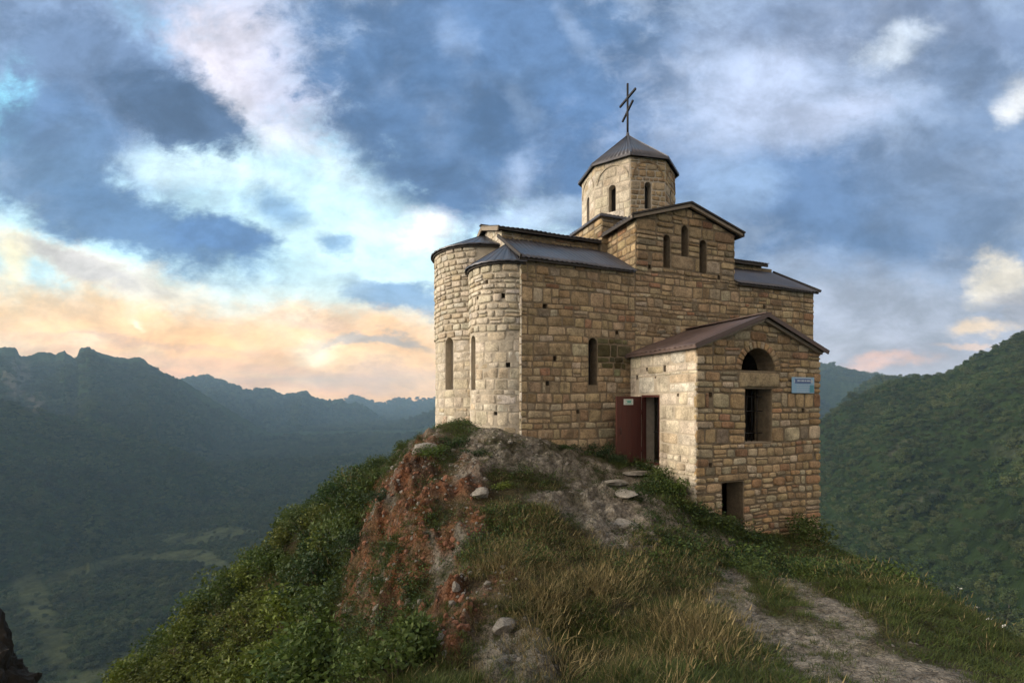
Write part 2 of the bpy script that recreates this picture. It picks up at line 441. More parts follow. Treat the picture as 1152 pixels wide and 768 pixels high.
# transept side walls
B=MB()
T_=plane((3.777,0),(0,-1),(-1,0))
plate(B,T_,rect(-1.74,-.6,3.9,L),.5)
masonry(B,T_,-1.75,.03,4.0,L,(.15,.3),(.22,.5),.024,.03,pal_brown,rw,quoin=(0,.4))
part(B,'transept_wall',[M_MORTAR,M_STONE])
B=MB(); T2=plane((7.777,0),(0,1),(1,0))
plate(B,T2,rect(.6,1.74,3.9,L),.5)
masonry(B,T2,-.03,1.75,4.0,L,(.15,.3),(.22,.5),.024,.03,pal_brown,rw,quoin=(.4,0))
part(B,'transept_wall',[M_MORTAR,M_STONE])
# square base under the drum
bs0,bs1,bt0,bt1,bz=3.52,8.2,1.55,5.3,6.3
B=MB()
for mp,wd in ((plane((bs0,bt0),(1,0),(0,-1)),bs1-bs0),(plane((bs0,bt1),(0,-1),(-1,0)),bt1-bt0),(plane((bs1,bt0),(0,1),(1,0)),bt1-bt0),(plane((bs1,bt1),(-1,0),(0,1)),bs1-bs0)):
    plate(B,mp,rect(.02,wd-.02,4.6,bz),.3)
    masonry(B,mp,-.03,wd+.03,5.3,bz,(.15,.24),(.25,.5),.022,.026,pal_brown,rw,quoin=(.4,.4))
part(B,'tower_base',[M_MORTAR,M_STONE])

# ---- roofs
def V3(s,t,z): return np.array([s,t,z-CZ],float)
def sheet(B,p00,p10,p11,p01,wave=.16,amp=.017,th=.02,mat=0,rows=6,dent=.02):
    """profiled metal sheet: p00->p10 along the eave, p01/p11 at the ridge"""
    p00,p10,p11,p01=map(lambda q:np.array(q,float),(p00,p10,p11,p01))
    n=max(8,int(max(np.linalg.norm(p10-p00),np.linalg.norm(p11-p01))/wave*6))
    nr=np.cross(p10-p00,p01-p00); nr/=np.linalg.norm(nr)
    Wd=np.linalg.norm(p10-p00)
    u=np.linspace(0,1,n+1); vs=[]
    for k in (0,1):
        for j in range(rows+1):
            v=j/rows
            P=(p00*(1-v)+p01*v)[None]*(1-u[:,None])+(p10*(1-v)+p11*v)[None]*u[:,None]
            o=amp*np.sin(u*Wd/wave*2*math.pi)+.006*np.sin(u*Wd*1.3+v*5)
            vs.append(P+nr[None]*((o+dent*fbm(P[:,0]*1.7,P[:,1]*1.7,P[:,2],2,88))[:,None]-k*th))
    m=n+1; tot=m*(rows+1)
    f=[]
    for j in range(rows):
        for i in range(n):
            a=j*m+i; f.append((a,a+1,a+m+1,a+m)); f.append((tot+a,tot+a+m,tot+a+m+1,tot+a+1))
    for i in range(n):
        f.append((i,tot+i,tot+i+1,i+1)); q=rows*m+i; f.append((q,q+1,tot+q+1,tot+q))
    for j in range(rows):
        a=j*m; f.append((a,a+m,tot+a+m,tot+a)); b=a+n; f.append((b,tot+b,tot+b+m,b+m))
    pk=np.floor(u*Wd/.86).astype(int); pt_=.82+.36*(.5+.5*_h(pk,pk*0+int(Wd*100),pk*0,5))
    ct=np.tile(pt_,(2*(rows+1)))[:,None]*np.ones(3)
    B.add(np.concatenate(vs),f,ct,mat,smooth=True)
def beam(B,p,q,w,h,mat=0,drop=0):
    """board from p to q, its top at the line, w across and h down"""
    p=np.array(p,float);q=np.array(q,float); d=q-p; ln=np.linalg.norm(d); d/=ln
    s=np.cross(d,(0,0,1)); s/=np.linalg.norm(s); up=np.cross(s,d)
    vs=[]
    for e in (p,q):
        for a,b in ((-w/2,-h-drop),(w/2,-h-drop),(w/2,-drop),(-w/2,-drop)): vs.append(e+s*a+up*b)
    B.add(vs,[(0,1,2,3),(7,6,5,4),(0,4,5,1),(1,5,6,2),(2,6,7,3),(3,7,4,0)],(1,1,1),mat)
# south aisle roof, east and west stretches
for (a,b) in ((-.16,3.72),(7.83,11.74)):
    B=MB(); sheet(B,V3(a,-.16,3.98),V3(b,-.16,3.98),V3(b,1.77,5.17),V3(a,1.77,5.17))
    o=part(B,'aisle_roof',[M_ROOF])
    B=MB(); beam(B,V3(a+.02,-.1,4.0),V3(b-.02,-.1,4.0),.05,.06,0,.03); 
    beam(B,V3(a+.03 if a<1 else b-.03,-.2,3.985),V3(a+.03 if a<1 else b-.03,1.78,5.2),.06,.09,0,-.05)
    B.build('fascia',[M_DARKWOOD],o)
# north aisle roof
B=MB(); sheet(B,V3(11.7,7.05,3.95),V3(-.16,7.05,3.95),V3(-.16,4.84,5.15),V3(11.7,4.84,5.15)); part(B,'aisle_roof',[M_ROOF])
# nave roof
B=MB(); sheet(B,V3(-.22,1.52,5.42),V3(11.2,1.52,5.42),V3(11.2,3.3,6.02),V3(-.22,3.3,6.02)); sheet(B,V3(11.2,5.08,5.42),V3(-.22,5.08,5.42),V3(-.22,3.3,6.02),V3(11.2,3.3,6.02))
beam(B,V3(-.26,3.3,6.06),V3(11.25,3.3,6.06),.2,.03)
o=part(B,'nave_roof',[M_ROOF])
B=MB(); beam(B,V3(-.2,1.58,5.42),V3(3.7,1.58,5.42),.05,.07,0,.02); B.build('fascia',[M_DARKWOOD],o); B=MB(); beam(B,V3(7.9,1.58,5.42),V3(11.18,1.58,5.42),.05,.1,0,.02); B.build('fascia',[M_DARKWOOD],o)
B=MB(); beam(B,V3(-.2,1.5,5.42),V3(-.2,3.3,6.03),.04,.15,0,.0); beam(B,V3(-.2,3.3,6.03),V3(-.2,5.1,5.42),.04,.15,0,0); B.build('fascia',[M_BOARD],o)
# transept roof
B=MB(); t0,t1=-.2,1.62
sheet(B,V3(3.52,t1,L+.03),V3(3.52,t0,L+.03),V3(5.777,t0,L+.73),V3(5.777,t1,L+.73)); sheet(B,V3(8.03,t0,L+.03),V3(8.03,t1,L+.03),V3(5.777,t1,L+.73),V3(5.777,t0,L+.73))
o=part(B,'transept_roof',[M_ROOF])
B=MB()
for sx in (3.5,8.05): beam(B,V3(sx,t0+.06,L+.02),V3(5.777,t0+.06,L+.71),.08,.09,0,.01)
B.build('fascia',[M_BOARD],o)
B=MB()
for sx in (3.5,8.05): beam(B,V3(sx,t0,L+.05),V3(5.777,t0,L+.75),.05,.05,0,-.02)
for sx in (3.55,8.0): beam(B,V3(sx,t0,L+.02),V3(sx,t1,L+.02),.06,.1,0,.01)
B.build('fascia',[M_DARKWOOD],o)
# tower base roof: low pyramid skirt
B=MB(); e=.1
q=[V3(bs0-e,bt0-e,bz),V3(bs1+e,bt0-e,bz),V3(bs1+e,bt1+e,bz),V3(bs0-e,bt1+e,bz)]; dc=np.array([5.9,3.42])
qq=[np.array([*(dc+(p[:2]-dc)*.55),bz-CZ+.3]) for p in q]
for i in range(4): sheet(B,q[i],q[(i+1)%4],qq[(i+1)%4],qq[i],.16,.016)
for i in range(4): beam(B,q[i],q[(i+1)%4],.06,.07,0,.02)
part(B,'tower_base_roof',[M_ROOF])

# ---- apses
def cyl(cx,cy,r):
    def f(a,z,d):
        a=np.asarray(a,float); z=np.asarray(z,float); d=np.asarray(d,float); a,z,d=np.broadcast_arrays(a,z,d)
        th=a/r; return np.stack([cx+(r+d)*np.cos(th),cy+(r+d)*np.sin(th),z-CZ],-1)
    return f
def apse(cx,cy,r,ztop,niche,th0,th1,zeave,zapex,rn):
    mp=cyl(cx,cy,r); B=MB()
    n=48; vs=[]; 
    ang=[R(85)+R(190)*i/n for i in range(n+1)]
    ring=[(cx+r*math.cos(a),cy+r*math.sin(a)) for a in ang]
    vs=[(x,y,-3-CZ) for x,y in ring]+[(x,y,ztop-CZ) for x,y in ring]; m=n+1
    fs=[(i,i+1,m+i+1,m+i) for i in range(n)]+[(n,0,m,m+n)]+[tuple(range(n,-1,-1)),tuple(range(m,2*m))]
    cuts=[]
    for (tc,w,zb,zt,dp) in niche:
        px=plane((cx+r*math.cos(tc),cy+r*math.sin(tc)),(-math.sin(tc),math.cos(tc)),(math.cos(tc),math.sin(tc)))
        cuts.append(prism(arch(-w/2,w/2,zb,zt),px,.3,-dp))
    hol=[(R(243),.11,2.86,3.0),(R(250),.12,.92,1.06),(R(200),.1,2.9,3.0),(R(218),.1,3.3,3.42),(R(232),.1,-.42,-.32)]
    hh=[]
    if r<1.4:
        for tc,w,zb,zt in hol:
            px=plane((cx+r*math.cos(tc),cy+r*math.sin(tc)),(-math.sin(tc),math.cos(tc)),(math.cos(tc),math.sin(tc)))
            cuts.append(prism(rect(-w/2,w/2,zb,zt),px,.3,-.4)); hh.append((tc*r-w/2,tc*r+w/2,zb,zt))
    v,f=bool_cut(vs,fs,cuts); B.add(v,f,(1,1,1),0)
    op=[(tc*r-w/2,tc*r+w/2,zb,zt,1) for (tc,w,zb,zt,dp) in niche]+hh
    a0,a1=R(th0)*r,R(th1)*r
    def red(a,z,c): return c*np.array([1.03,.93,.88]) if z<-.55 and rn.random()<.4 else c
    masonry(B,mp,a0,a1,-2.4,1.95,(.2,.36),(.3,.6),.006,.006,pal_pale,rn,op,colf=red,cornr=.04,wob=.004,split=.1,rough=.016)
    masonry(B,mp,a0,a1,1.95,ztop-.02,(.145,.225),(.22,.42),.030,.045,pal_pale,rn,op,cornr=.13,wob=.016)
    part(B,'apse_wall',[M_MORTARP,M_ASHLAR])
    # half cone roof with standing seams
    B=MB(); k=9; rr=r+.17; ap=V3(cx+.02,cy,zapex)
    pts=[V3(cx+rr*math.cos(R(86+188*i/k)),cy+rr*math.sin(R(86+188*i/k)),zeave) for i in range(k+1)]
    lo=[]; 
    sub=6
    ring=[]
    for i in range(k*sub+1):
        a=R(86+188*i/(k*sub)); ring.append(V3(cx+rr*math.cos(a),cy+rr*math.sin(a),zeave+.008*math.sin(i*1.9)))
    m=len(ring)
    vs=[ap]+ring+[p-np.array([0,0,.035]) for p in ring]+[ap-np.array([0,0,.1])]
    fs=[(0,i+1,i+2) for i in range(m-1)]+[(i+1,m+i+1,m+i+2,i+2) for i in range(m-1)]+[(2*m+1,m+i+2,m+i+1) for i in range(m-1)]
    B.add(vs,fs)
    for i in range(0,k*sub+1,3):
        beam(B,ring[i]+np.array([0,0,.012]),ap+np.array([0,0,.012]),.02,.02)
    o=part(B,'apse_roof',[M_ROOF])
    B=MB(); rb=[]
    r2=r+.10
    rr_=[(r+.02,zeave-.02),(r2,zeave-.02),(r2,zeave-.09),(r+.02,zeave-.09)]
    vs=[];
    for i in range(m):
        a=R(86+188*i/(m-1))
        for q,z in rr_: vs.append(V3(cx+q*math.cos(a),cy+q*math.sin(a),z))
    fs=[(i*4+j,i*4+(j+1)%4,(i+1)*4+(j+1)%4,(i+1)*4+j) for i in range(m-1) for j in range(4)]
    B.add(vs,fs); B.build('fascia',[M_DARKWOOD],o)
apse(0,1.2,1.15,3.88,[(R(186),.34,.3,1.9,.28)],128,271,3.9,4.82,random.Random(21))
apse(0,3.75,1.68,4.98,[(R(211),.36,.35,2.05,.28),(R(165),.36,.35,2.05,.28)],140,245,5.0,5.9,random.Random(22))
apse(0,5.72,1.1,3.88,[],150,200,3.9,4.8,random.Random(23))

# ---- octagonal drum and its roof
DCX,DCY=5.86,3.42; DR=1.79; A0=R(238.4)
B=MB(); ov=[(DCX+DR*math.cos(A0+i*math.pi/4),DCY+DR*math.sin(A0+i*math.pi/4)) for i in range(8)]
zb,zt=5.9,8.72
vs=[(x,y,zb-CZ) for x,y in ov]+[(x,y,zt-CZ) for x,y in ov]
fs=[tuple(range(7,-1,-1)),tuple(range(8,16))]+[(i,(i+1)%8,8+(i+1)%8,8+i) for i in range(8)]
cuts=[]; faces8=[]
for i in range(8):
    p,q=np.array(ov[i]),np.array(ov[(i+1)%8]); d=(q-p); ln=np.linalg.norm(d); d/=ln; nr=np.array([d[1],-d[0]])
    mp=plane(p,d,nr); faces8.append((mp,ln,i)); c=ln/2
    cuts.append(prism(arch(c-.135,c+.135,6.88,7.86),mp,.3,-.35))
v,f=bool_cut(vs,fs,cuts); B.add(v,f,(1,1,1),0)
rd=random.Random(31)
for mp,ln,i in faces8:
    c=ln/2; op=[(c-.135,c+.135,6.88,7.86,1)]
    rough_face = i in (0,1)
    if rough_face: masonry(B,mp,.0,ln,6.2,8.72,(.16,.3),(.22,.45),.024,.022,pal_brown,rd,op,colf=lambda a,z,cc:cc*.95)
    else: masonry(B,mp,.0,ln,6.2,8.72,(.25,.4),(.3,.6),.008,.008,pal_pale,rd,op,cornr=.04,wob=.004,split=0)
    # blind arch moulding
    n=16; rr=.56; zc=7.98; vs=[]
    for k in range(n+1):
        a=math.pi*k/n
        for q,dd in ((rr,-.02),(rr,.035),(rr+.055,.035),(rr+.055,-.02)): vs.append(mp(c+q*math.cos(a),zc+q*math.sin(a),dd))
    B.add(np.array(vs),[(k*4+j,(k+1)*4+j,(k+1)*4+(j+1)%4,k*4+(j+1)%4) for k in range(n) for j in range(4)],pal_brown(rd)*.9 if rough_face else pal_pale(rd)*.92,1)
part(B,'drum',[M_MORTARP,M_ASHLAR])
for mp,ln,i in faces8: window(mp,(ln/2-.135,ln/2+.135,6.88,7.86,1),.3)
B=MB(); rr=1.92; ap=V3(DCX,DCY,10.46)
ring=[V3(DCX+rr*math.cos(A0+i*math.pi/4),DCY+rr*math.sin(A0+i*math.pi/4),8.78) for i in range(8)]
for i in range(8):
    a,b=ring[i],ring[(i+1)%8]
    sheet(B,a,b,ap+(b-a)*.008,ap-(b-a)*.008,.16,.016,.02,0,4)
    beam(B,a+np.array([0,0,.03]),ap+np.array([0,0,.03]),.06,.03)
    beam(B,a,b,.05,.08,0,.01)
B.tube([ap-np.array([0,0,.1]),ap+np.array([0,0,.1])],[.09,.05],8)
part(B,'dome_roof',[M_ROOF])
B=MB(); B.tube([V3(DCX,DCY,10.3),V3(DCX,DCY,12.5)],.042,8)
B.box(V3(DCX,DCY,11.93),(.07,1.05,.075),M=Matrix.Rotation(R(-5),3,'X')); 
B.box(V3(DCX,DCY,11.41),(.065,.84,.07),M=Matrix.Rotation(R(-32),3,'X'))
part(B,'cross',[M_IRON])

# ---- porch
p0,p1,pt=3.581,8.033,-2.796
PF=plane((0,pt),(1,0),(0,-1))
PE,PA=1.40,2.20; pc=(p0+p1)/2
win=(5.21,6.17,-1.136,.306); lun=(5.07,6.29,.79,1.42,1); low=(4.42,5.15,-3.75,-2.137)
pput=[(4.0,4.1,.08,.2),(7.3,7.42,-.35,-.23),(4.0,4.1,-1.72,-1.6),(7.75,7.86,-1.6,-1.5),(3.85,3.95,.92,1.02)]
fop=[win,low,lun]+[p+(0,.4) for p in pput]
ptop=lambda a: PE+(PA-PE)*(1-np.abs(np.asarray(a,float)-pc)/(p1-pc))-.02
B=MB()
fv,ff=prism([(p0+.02,-6),(p1-.02,-6),(p1-.02,PE),(pc,PA),(p0+.02,PE)],PF,0,-.55)
lun_out=[(5.68+.6*math.cos(math.pi*i/14),.79+.6*math.sin(math.pi*i/14)) for i in range(15)]
cut=[prism(rect(*win),PF,.2,-.8),prism(rect(*low),PF,.2,-.8),prism(lun_out,PF,.2,-.8)]+[prism(rect(*p),PF,.2,-.4) for p in pput]
fv,ff=bool_cut(fv,ff,cut); B.add(fv,ff)
rp=random.Random(41)
lintel=(4.98,6.45,.33,.74); lowlint=(4.28,5.32,-2.10,-1.93)
lunb=(4.84,6.52,.76,1.62)
class Op(tuple): pass
fo=[win,low,lintel,lowlint]+pput
# around the lunette the courses stop at the arch ring
def fo_l():
    out=[]; z=.76
    while z<1.64:
        zm=max(z-.02,.79); hw=math.sqrt(max(0,.8**2-(zm-.79)**2))
        if hw>.05: out.append((5.68-hw,5.68+hw,z,z+.06))
        z+=.06
    return out
masonry(B,PF,p0-.03,p1+.03,-4.6,-1.95,(.13,.23),(.2,.42),.034,.036,pal_porch,rp,fo,ptop,quoin=(.5,.5),split=.22,cornr=.2,wob=.018)
masonry(B,PF,p0-.03,p1+.03,-1.95,.76,(.17,.3),(.22,.5),.022,.028,pal_porch,rp,fo,ptop,quoin=(.45,.4),split=.18)
masonry(B,PF,p0-.03,p1+.03,.76,2.2,(.16,.25),(.25,.55),.022,.028,pal_porch,rp,[(5.68-.8*math.sqrt(max(0,1-((z-.79)/.8)**2)),5.68+.8*math.sqrt(max(0,1-((z-.79)/.8)**2)),z,z+.25) for z in (.76,)]+[(4.98,6.38,.9,1.14),(5.06,6.3,1.14,1.36),(5.35,6.0,1.36,1.56)],ptop,quoin=(.45,.4),split=.15)
stone(B,PF,lintel[0],lintel[1],lintel[2],lintel[3],rp,.05,np.array((.40,.315,.195)),.03,.008)
stone(B,PF,lowlint[0],lowlint[1],lowlint[2],lowlint[3],rp,.045,np.array((.40,.29,.17)),.05,.01)
voussoirs(B,PF,5.68,.79,.6,.80,15,pal_porch,rp,.03)
part(B,'porch_wall',[M_MORTAR,M_STONE])
# left side wall with the doorway : a=-t
PL=plane((p0,0),(0,-1),(-1,0))
dr=(.55,1.39,-1.85,.15)
lput=[(1.55,1.66,.78,.98),(.78,.86,.84,.95),(.3,.4,.62,.75),(1.18,1.24,.62,.68),(2.1,2.17,.1,.18),(2.2,2.28,-1.62,-1.45)]
B=MB(); v,f=prism(rect(.02,-pt-.56,-6,PE),PL,0,-.5); v,f=bool_cut(v,f,[prism(rect(*dr),PL,.2,-.8)]+[prism(rect(*p),PL,.2,-.35) for p in lput]); B.add(v,f)
v,f=prism(rect(-pt-.56,-pt,-6,PE),PL,0,-.02); B.add(v,f)
masonry(B,PL,.02,-pt+.025,-1.45,PE-.02,(.26,.4),(.35,.65),.009,.012,pal_pale,rp,[dr]+lput,cornr=.04,wob=.006,split=.1,rough=.014)
masonry(B,PL,.02,-pt+.025,-4.2,-1.45,(.17,.27),(.2,.38),.028,.034,pal_pale,rp,[dr]+lput,cornr=.16)
part(B,'porch_wall',[M_MORTARP,M_ASHLAR])
B=MB(); plate(B,plane((p1,pt),(0,1),(1,0)),rect(.02,-pt,-6,PE),.5)
B.box(V3((p0+p1)/2,pt/2-.0,-2.0),(p1-p0-1.0,-pt-.1,.2))
part(B,'porch_wall',[M_MORTAR])
# porch roof
B=MB(); f0=pt-.2; 
sheet(B,V3(p0-.2,.0,PE-.02),V3(p0-.2,f0,PE-.02),V3(pc,f0,PA+.1),V3(pc,.0,PA+.1),.2,.012)
sheet(B,V3(p1+.07,f0,PE-.02),V3(p1+.07,.0,PE-.02),V3(pc,.0,PA+.1),V3(pc,f0,PA+.1),.2,.012)
beam(B,V3(pc,.0,PA+.13),V3(pc,f0-.02,PA+.13),.22,.03)
o=part(B,'porch_roof',[M_ROOFB])
B=MB()
for sx in (p0-.22,p1+.09): beam(B,V3(sx,f0-.012,PE-.02),V3(pc,f0-.012,PA+.1),.03,.11,0,-.02)
beam(B,V3(p0-.18,.0,PE-.03),V3(p0-.18,f0,PE-.03),.03,.07,0,.01)
B.build('fascia',[M_ROOFB],o)
B=MB()
for sx in (p0-.1,p1-.02): beam(B,V3(sx,pt-.08,PE),V3(pc,pt-.08,PA+.04),.10,.085,0,.035)
beam(B,V3(p0-.06,-.02,PE+.02),V3(p0-.06,pt-.1,PE+.02),.1,.08,0,.03)
B.build('rafter',[M_BOARD],o)
# door frame, leaf and notice
B=MB()
for a0,a1,z0,z1 in ((.55,.61,-1.85,.15),(1.33,1.39,-1.85,.15),(.61,1.33,.09,.15),(.61,1.33,-1.85,-1.80)):
    v,f=prism(rect(a0,a1,z0,z1),PL,-.02,-.14); B.add(v,f)
part(B,'door_frame',[M_DOOR])
B=MB()
for k in range(6): B.tube([V3(p0+.42,-.64-.14*k,-1.83),V3(p0+.42,-.64-.14*k,.10)],.011,6)
for zz in (-1.75,-.95,-.1): B.tube([V3(p0+.42,-.6,zz),V3(p0+.42,-1.36,zz)],.014,6)
B.box(V3(p0+.62,-.97,-.86),(.03,.84,2.0)); part(B,'inner_gate',[M_IRON])  # solid dark panel behind the bars, added to darken the porch interior
B=MB(); B.box(V3(p0-.46,-.58,-.86),(.86,.045,1.94))
for zz in (-1.7,-.02): B.box(V3(p0-.46,-.61,zz),(.80,.02,.05))
for zz in (-1.45,-.35): B.tube([V3(p0-.02,-.60,zz-.07),V3(p0-.02,-.60,zz+.07)],.022,8)
for k in range(1,5): B.box(V3(p0-.46-.43+.172*k,-.6035,-.86),(.012,.006,1.6))
door=part(B,'door',[M_DOOR])
B=MB(); B.tube([V3(p0-.78,-.606,-.82),V3(p0-.78,-.66,-.82),V3(p0-.78,-.66,-.98),V3(p0-.78,-.606,-.98)],.012,6); B.build('handle',[M_IRON],door)
mN,tN,bN=newmat('printed notice'); bN.inputs['Base Color'].default_value=(.62,.66,.63,1); bN.inputs['Roughness'].default_value=.5
mG,tG,bG=newmat('notice print green'); bG.inputs['Base Color'].default_value=(.12,.42,.36,1)
B=MB(); B.box(V3(p0-.50,-.625,-.05),(.32,.012,.17))
for (dx,dz,w,h) in ((0,.035,.2,.02),(.02,.0,.13,.045),(0,-.045,.22,.015)): B.box(V3(p0-.50+dx,-.633,-.05+dz),(w,.004,h),mat=1)
B.build('notice',[mN,mG],door)
# window grille and lunette bars
B=MB()
for k in range(1,5): B.tube([V3(5.21+.192*k,pt+.3,-1.14),V3(5.21+.192*k,pt+.3,.31)],.012,6)
for zz in (-.9,-.3,.1): B.tube([V3(5.2,pt+.3,zz),V3(6.18,pt+.3,zz)],.014,6)
part(B,'window_grille',[M_IRON])
B=MB(); B.box(V3(5.69,pt-.02+.28,-1.16),(1.0,.5,.06)); part(B,'window_sill',[M_PLASTER])
# corner edge stones between apse and south wall
B=MB(); rq=random.Random(77)
C_=plane((-.07,0),(0,-1),(-1,0)); masonry(B,C_,-.09,.03,-1.6,4.0,(.2,.33),(.2,.3),.012,.01,lambda r:pal_pale(r)*1.05,rq,split=0,cornr=.05,wob=.004); part(B,'corner_stones',[M_MORTARP,M_ASHLAR])
# ================================================================ terrain
PP=np.array([ # px, py, depth -> control points of the hilltop, and plain x,y,z rows below
 (588,492,13),(560,487,12.7),(527,486,13),(492,481,14.2),(478,497,13.6),(640,500,13.9),(685,518,14.2),(722,522,13.6),(742,528,13.1),
 (760,552,12.4),(783,572,11.6),(812,592,11.7),(850,604,12.2),(922,612,13.2),(690,545,12),(700,530,12.8),(600,510,11.8),(560,510,11.5),(510,506,12.2),(540,540,10.5),
 (620,545,11),(680,570,10.5),(740,590,10),(790,612,10),(600,600,8.5),(560,620,7.8),(650,620,8.2),(720,620,8.5),(800,650,7.5),(850,640,8.5),(900,642,9.5),(930,652,9.5),
 (650,700,5.6),(750,700,5.5),(720,768,4.0),(576,768,4.4),(620,720,5.5),(880,720,4.8),(950,768,3.6),(1020,768,3.4),(1000,700,5),(1100,742,4.1),(1152,752,3.8),(1060,670,7),(1000,650,9),(960,634,11),
 (470,510,12.2),(500,524,11.4),(520,560,9.8),(540,600,8.5),(530,650,7.0),(520,700,5.8),(500,768,4.6),
 (440,545,11.6),(415,592,11.0),(396,645,10.3),(386,695,9.5),(382,745,8.9),(440,740,7.0),(440,640,8.8),(420,768,6.6),
 (440,525,15),(400,548,16),(340,585,18),(300,622,19),(240,684,20),(190,738,20),(380,615,14),(330,690,14),(250,760,15),(330,790,12)],float)
PX=np.c_[(PP[:,0]-XC)/F*PP[:,2],PP[:,2],(HZ-PP[:,1])/F*PP[:,2]]
PL2=np.array([(0,0,-1.62),(1,1,-1.66),(2,1.8,-1.8),(-1,1,-1.85),(3,0,-1.8),(-3,0,-3.5),(-4,4,-5.2),(-8,2,-9),(-7,7,-7.6),(0,-4,-1.7),(4,-4,-2.4),(-6,-4,-5),
 (8.2,5,-4.9),(9.5,8,-6.4),(11.5,11,-7.6),(13,15,-9),(12,1,-8.5),(18,10,-13.5),(24,2,-20),(22,18,-17),(11.4,18.5,-6.0),(13,20,-8.5),(6,25,-5.5),(0,23,-4),(-4,20,-3.4),(-8,24,-7.5),
 (0,30,-9),(8,32,-12),(18,30,-18),(-14,28,-14),(-22,20,-19),(-20,10,-19),(-15,12,-13),(-14,3,-15),(-24,0,-22),(0,40,-17),(-15,38,-22),(15,42,-24),(30,20,-25),(5,17,-3.2),(2,16,-2.2),(0,18,-2),(8,16,-4.4),(10,16.5,-5.2),(6,12,-3.4),(-26,30,-26),(28,-4,-24),(-24,-5,-22)],float)
CP=np.r_[PX,PL2]
def tps(d2): return .5*d2*np.log(np.maximum(d2,1e-9))
def rbf_fit(P,lam=.02):
    n=len(P); d2=((P[:,None,:2]-P[None,:,:2])**2).sum(-1)
    K=tps(d2)+lam*np.eye(n)*10; Q=np.c_[np.ones(n),P[:,:2]]
    A=np.block([[K,Q],[Q.T,np.zeros((3,3))]]); return np.linalg.solve(A,np.r_[P[:,2],np.zeros(3)])
CW=rbf_fit(CP)
def rbf(x,y):
    x=np.asarray(x,float); y=np.asarray(y,float); sh=x.shape; x=x.ravel(); y=y.ravel(); out=np.empty(len(x))
    for i in range(0,len(x),20000):
        a,b=x[i:i+20000],y[i:i+20000]
        out[i:i+20000]=tps((a[:,None]-CP[None,:,0])**2+(b[:,None]-CP[None,:,1])**2)@CW[:-3]+CW[-3]+CW[-2]*a+CW[-1]*b
    return out.reshape(sh)
# --- far terrain: hills described by the bearing, distance and height of their crests
def crest(pts,rc):
    p=np.array(pts,float); az=np.arctan((p[:,0]-XC)/F); z=(HZ-p[:,1])/F*np.cos(az)*rc
    return az,z,rc
RIDGES=[
 (crest([(-3000,330),(-600,350),(-200,375),(-60,402),(0,391),(18,391),(23,402),(50,395),(62,399),(72,396),(84,405),(90,393),(97,390),(115,398),(140,403),(158,403),(168,410),(180,418),(205,428),(240,450),(280,474),(330,502),(380,530),(420,552),(480,590),(560,650),(700,800)],2300),.30,.4),
 (crest([(-3000,440),(-300,440),(-40,442),(0,452),(60,466),(120,480),(160,492),(220,516),(280,546),(320,572),(370,606),(430,650),(520,760)],1180),.45,.45),
 (crest([(100,500),(150,470),(195,430),(215,424),(232,422),(260,432),(280,439),(300,436),(318,444),(345,440),(352,446),(368,450),(385,449),(392,455),(400,452),(412,457),(425,467),(450,482),(500,507),(560,545),(700,650)],3500),.30,.5),
 (crest([(330,560),(380,522),(420,497),(450,478),(487,463),(560,440),(700,405),(850,400),(921,411),(949,416),(982,424),(1020,432),(1060,440),(1150,470),(1300,520)],2700),.30,.4),
 (crest([(850,520),(930,470),(960,440),(985,425),(1056,422),(1150,420),(1400,400)],1350),.36,.3),
 (crest([(780,600),(840,535),(880,505),(925,472),(957,450),(999,430),(1058,422),(1073,414),(1088,405),(1122,390),(1152,375),(1250,345),(1500,320),(2200,260),(4000,200)],720),.44,.35),
 (crest([(-200,440),(300,452),(380,456),(395,449),(402,446),(410,451),(430,455),(450,450),(465,452),(487,450),(520,448),(700,446),(1152,440)],5000),.25,.25)]
def sheet_z(az,r):
    az=np.asarray(az,float); r=np.asarray(r,float); x=r*np.sin(az); y=r*np.cos(az)
    back=np.abs(az)>R(100)
    right=sstep(R(-2),R(28),az)
    z=-192+right*72+5*fbm(x/90,y/90,0,3,3)+sstep(900,2500,r)*40
    for k,((ca,cz,rc),m1,m2) in enumerate(RIDGES):
        zc=np.interp(az,ca,cz); t=rc-r
        if rc>1000: zc=zc+rc*.0015*fbm(az*110,k*7.7,0,4,130+k,True)+rc*(.0042 if k==2 else .0022)*fbm(az*240,k*3.3,0,3,150+k,True)
        gl=fbm(az*rc/230,r/700,k*3.1,4,50+k,True)*(62 if rc>1000 else 20)+fbm(x/110,y/110,0,4,80+k)*13
        gl=gl*(rc/1500.)**.6*sstep(0,.25*rc,np.abs(t)+.03*rc)
        zz=np.where(t>0,zc-m1*t*(1-.18*np.clip(t/rc,0,1)),zc+m2*t)+gl
        d=zz-z; kk=14.0; h=np.clip(.5+.5*d/kk,0,1); z=z*(1-h)+zz*h+kk*h*(1-h)
    z=np.where(back,-150+40*fbm(x/300,y/300,0,3,9),z)
    # the church's own hill
    r2=np.hypot(x-1,y-12); zz=-13-(r2-18)*.80+3*fbm(x/25,y/25,0,3,5)
    d=zz-z; kk=10.; h=np.clip(.5+.5*d/kk,0,1); z=z*(1-h)+zz*h+kk*h*(1-h)
    return z
def sheet_xy(x,y): return sheet_z(np.arctan2(x,y),np.hypot(x,y))
def inpoly(px,py,poly):
    c=np.zeros(px.shape,bool); n=len(poly)
    for i in range(n):
        (x1,y1),(x2,y2)=poly[i],poly[(i+1)%n]
        if y1==y2: continue
        c^=((y1>py)!=(y2>py))&(px<(x2-x1)*(py-y1)/(y2-y1)+x1)
    return c
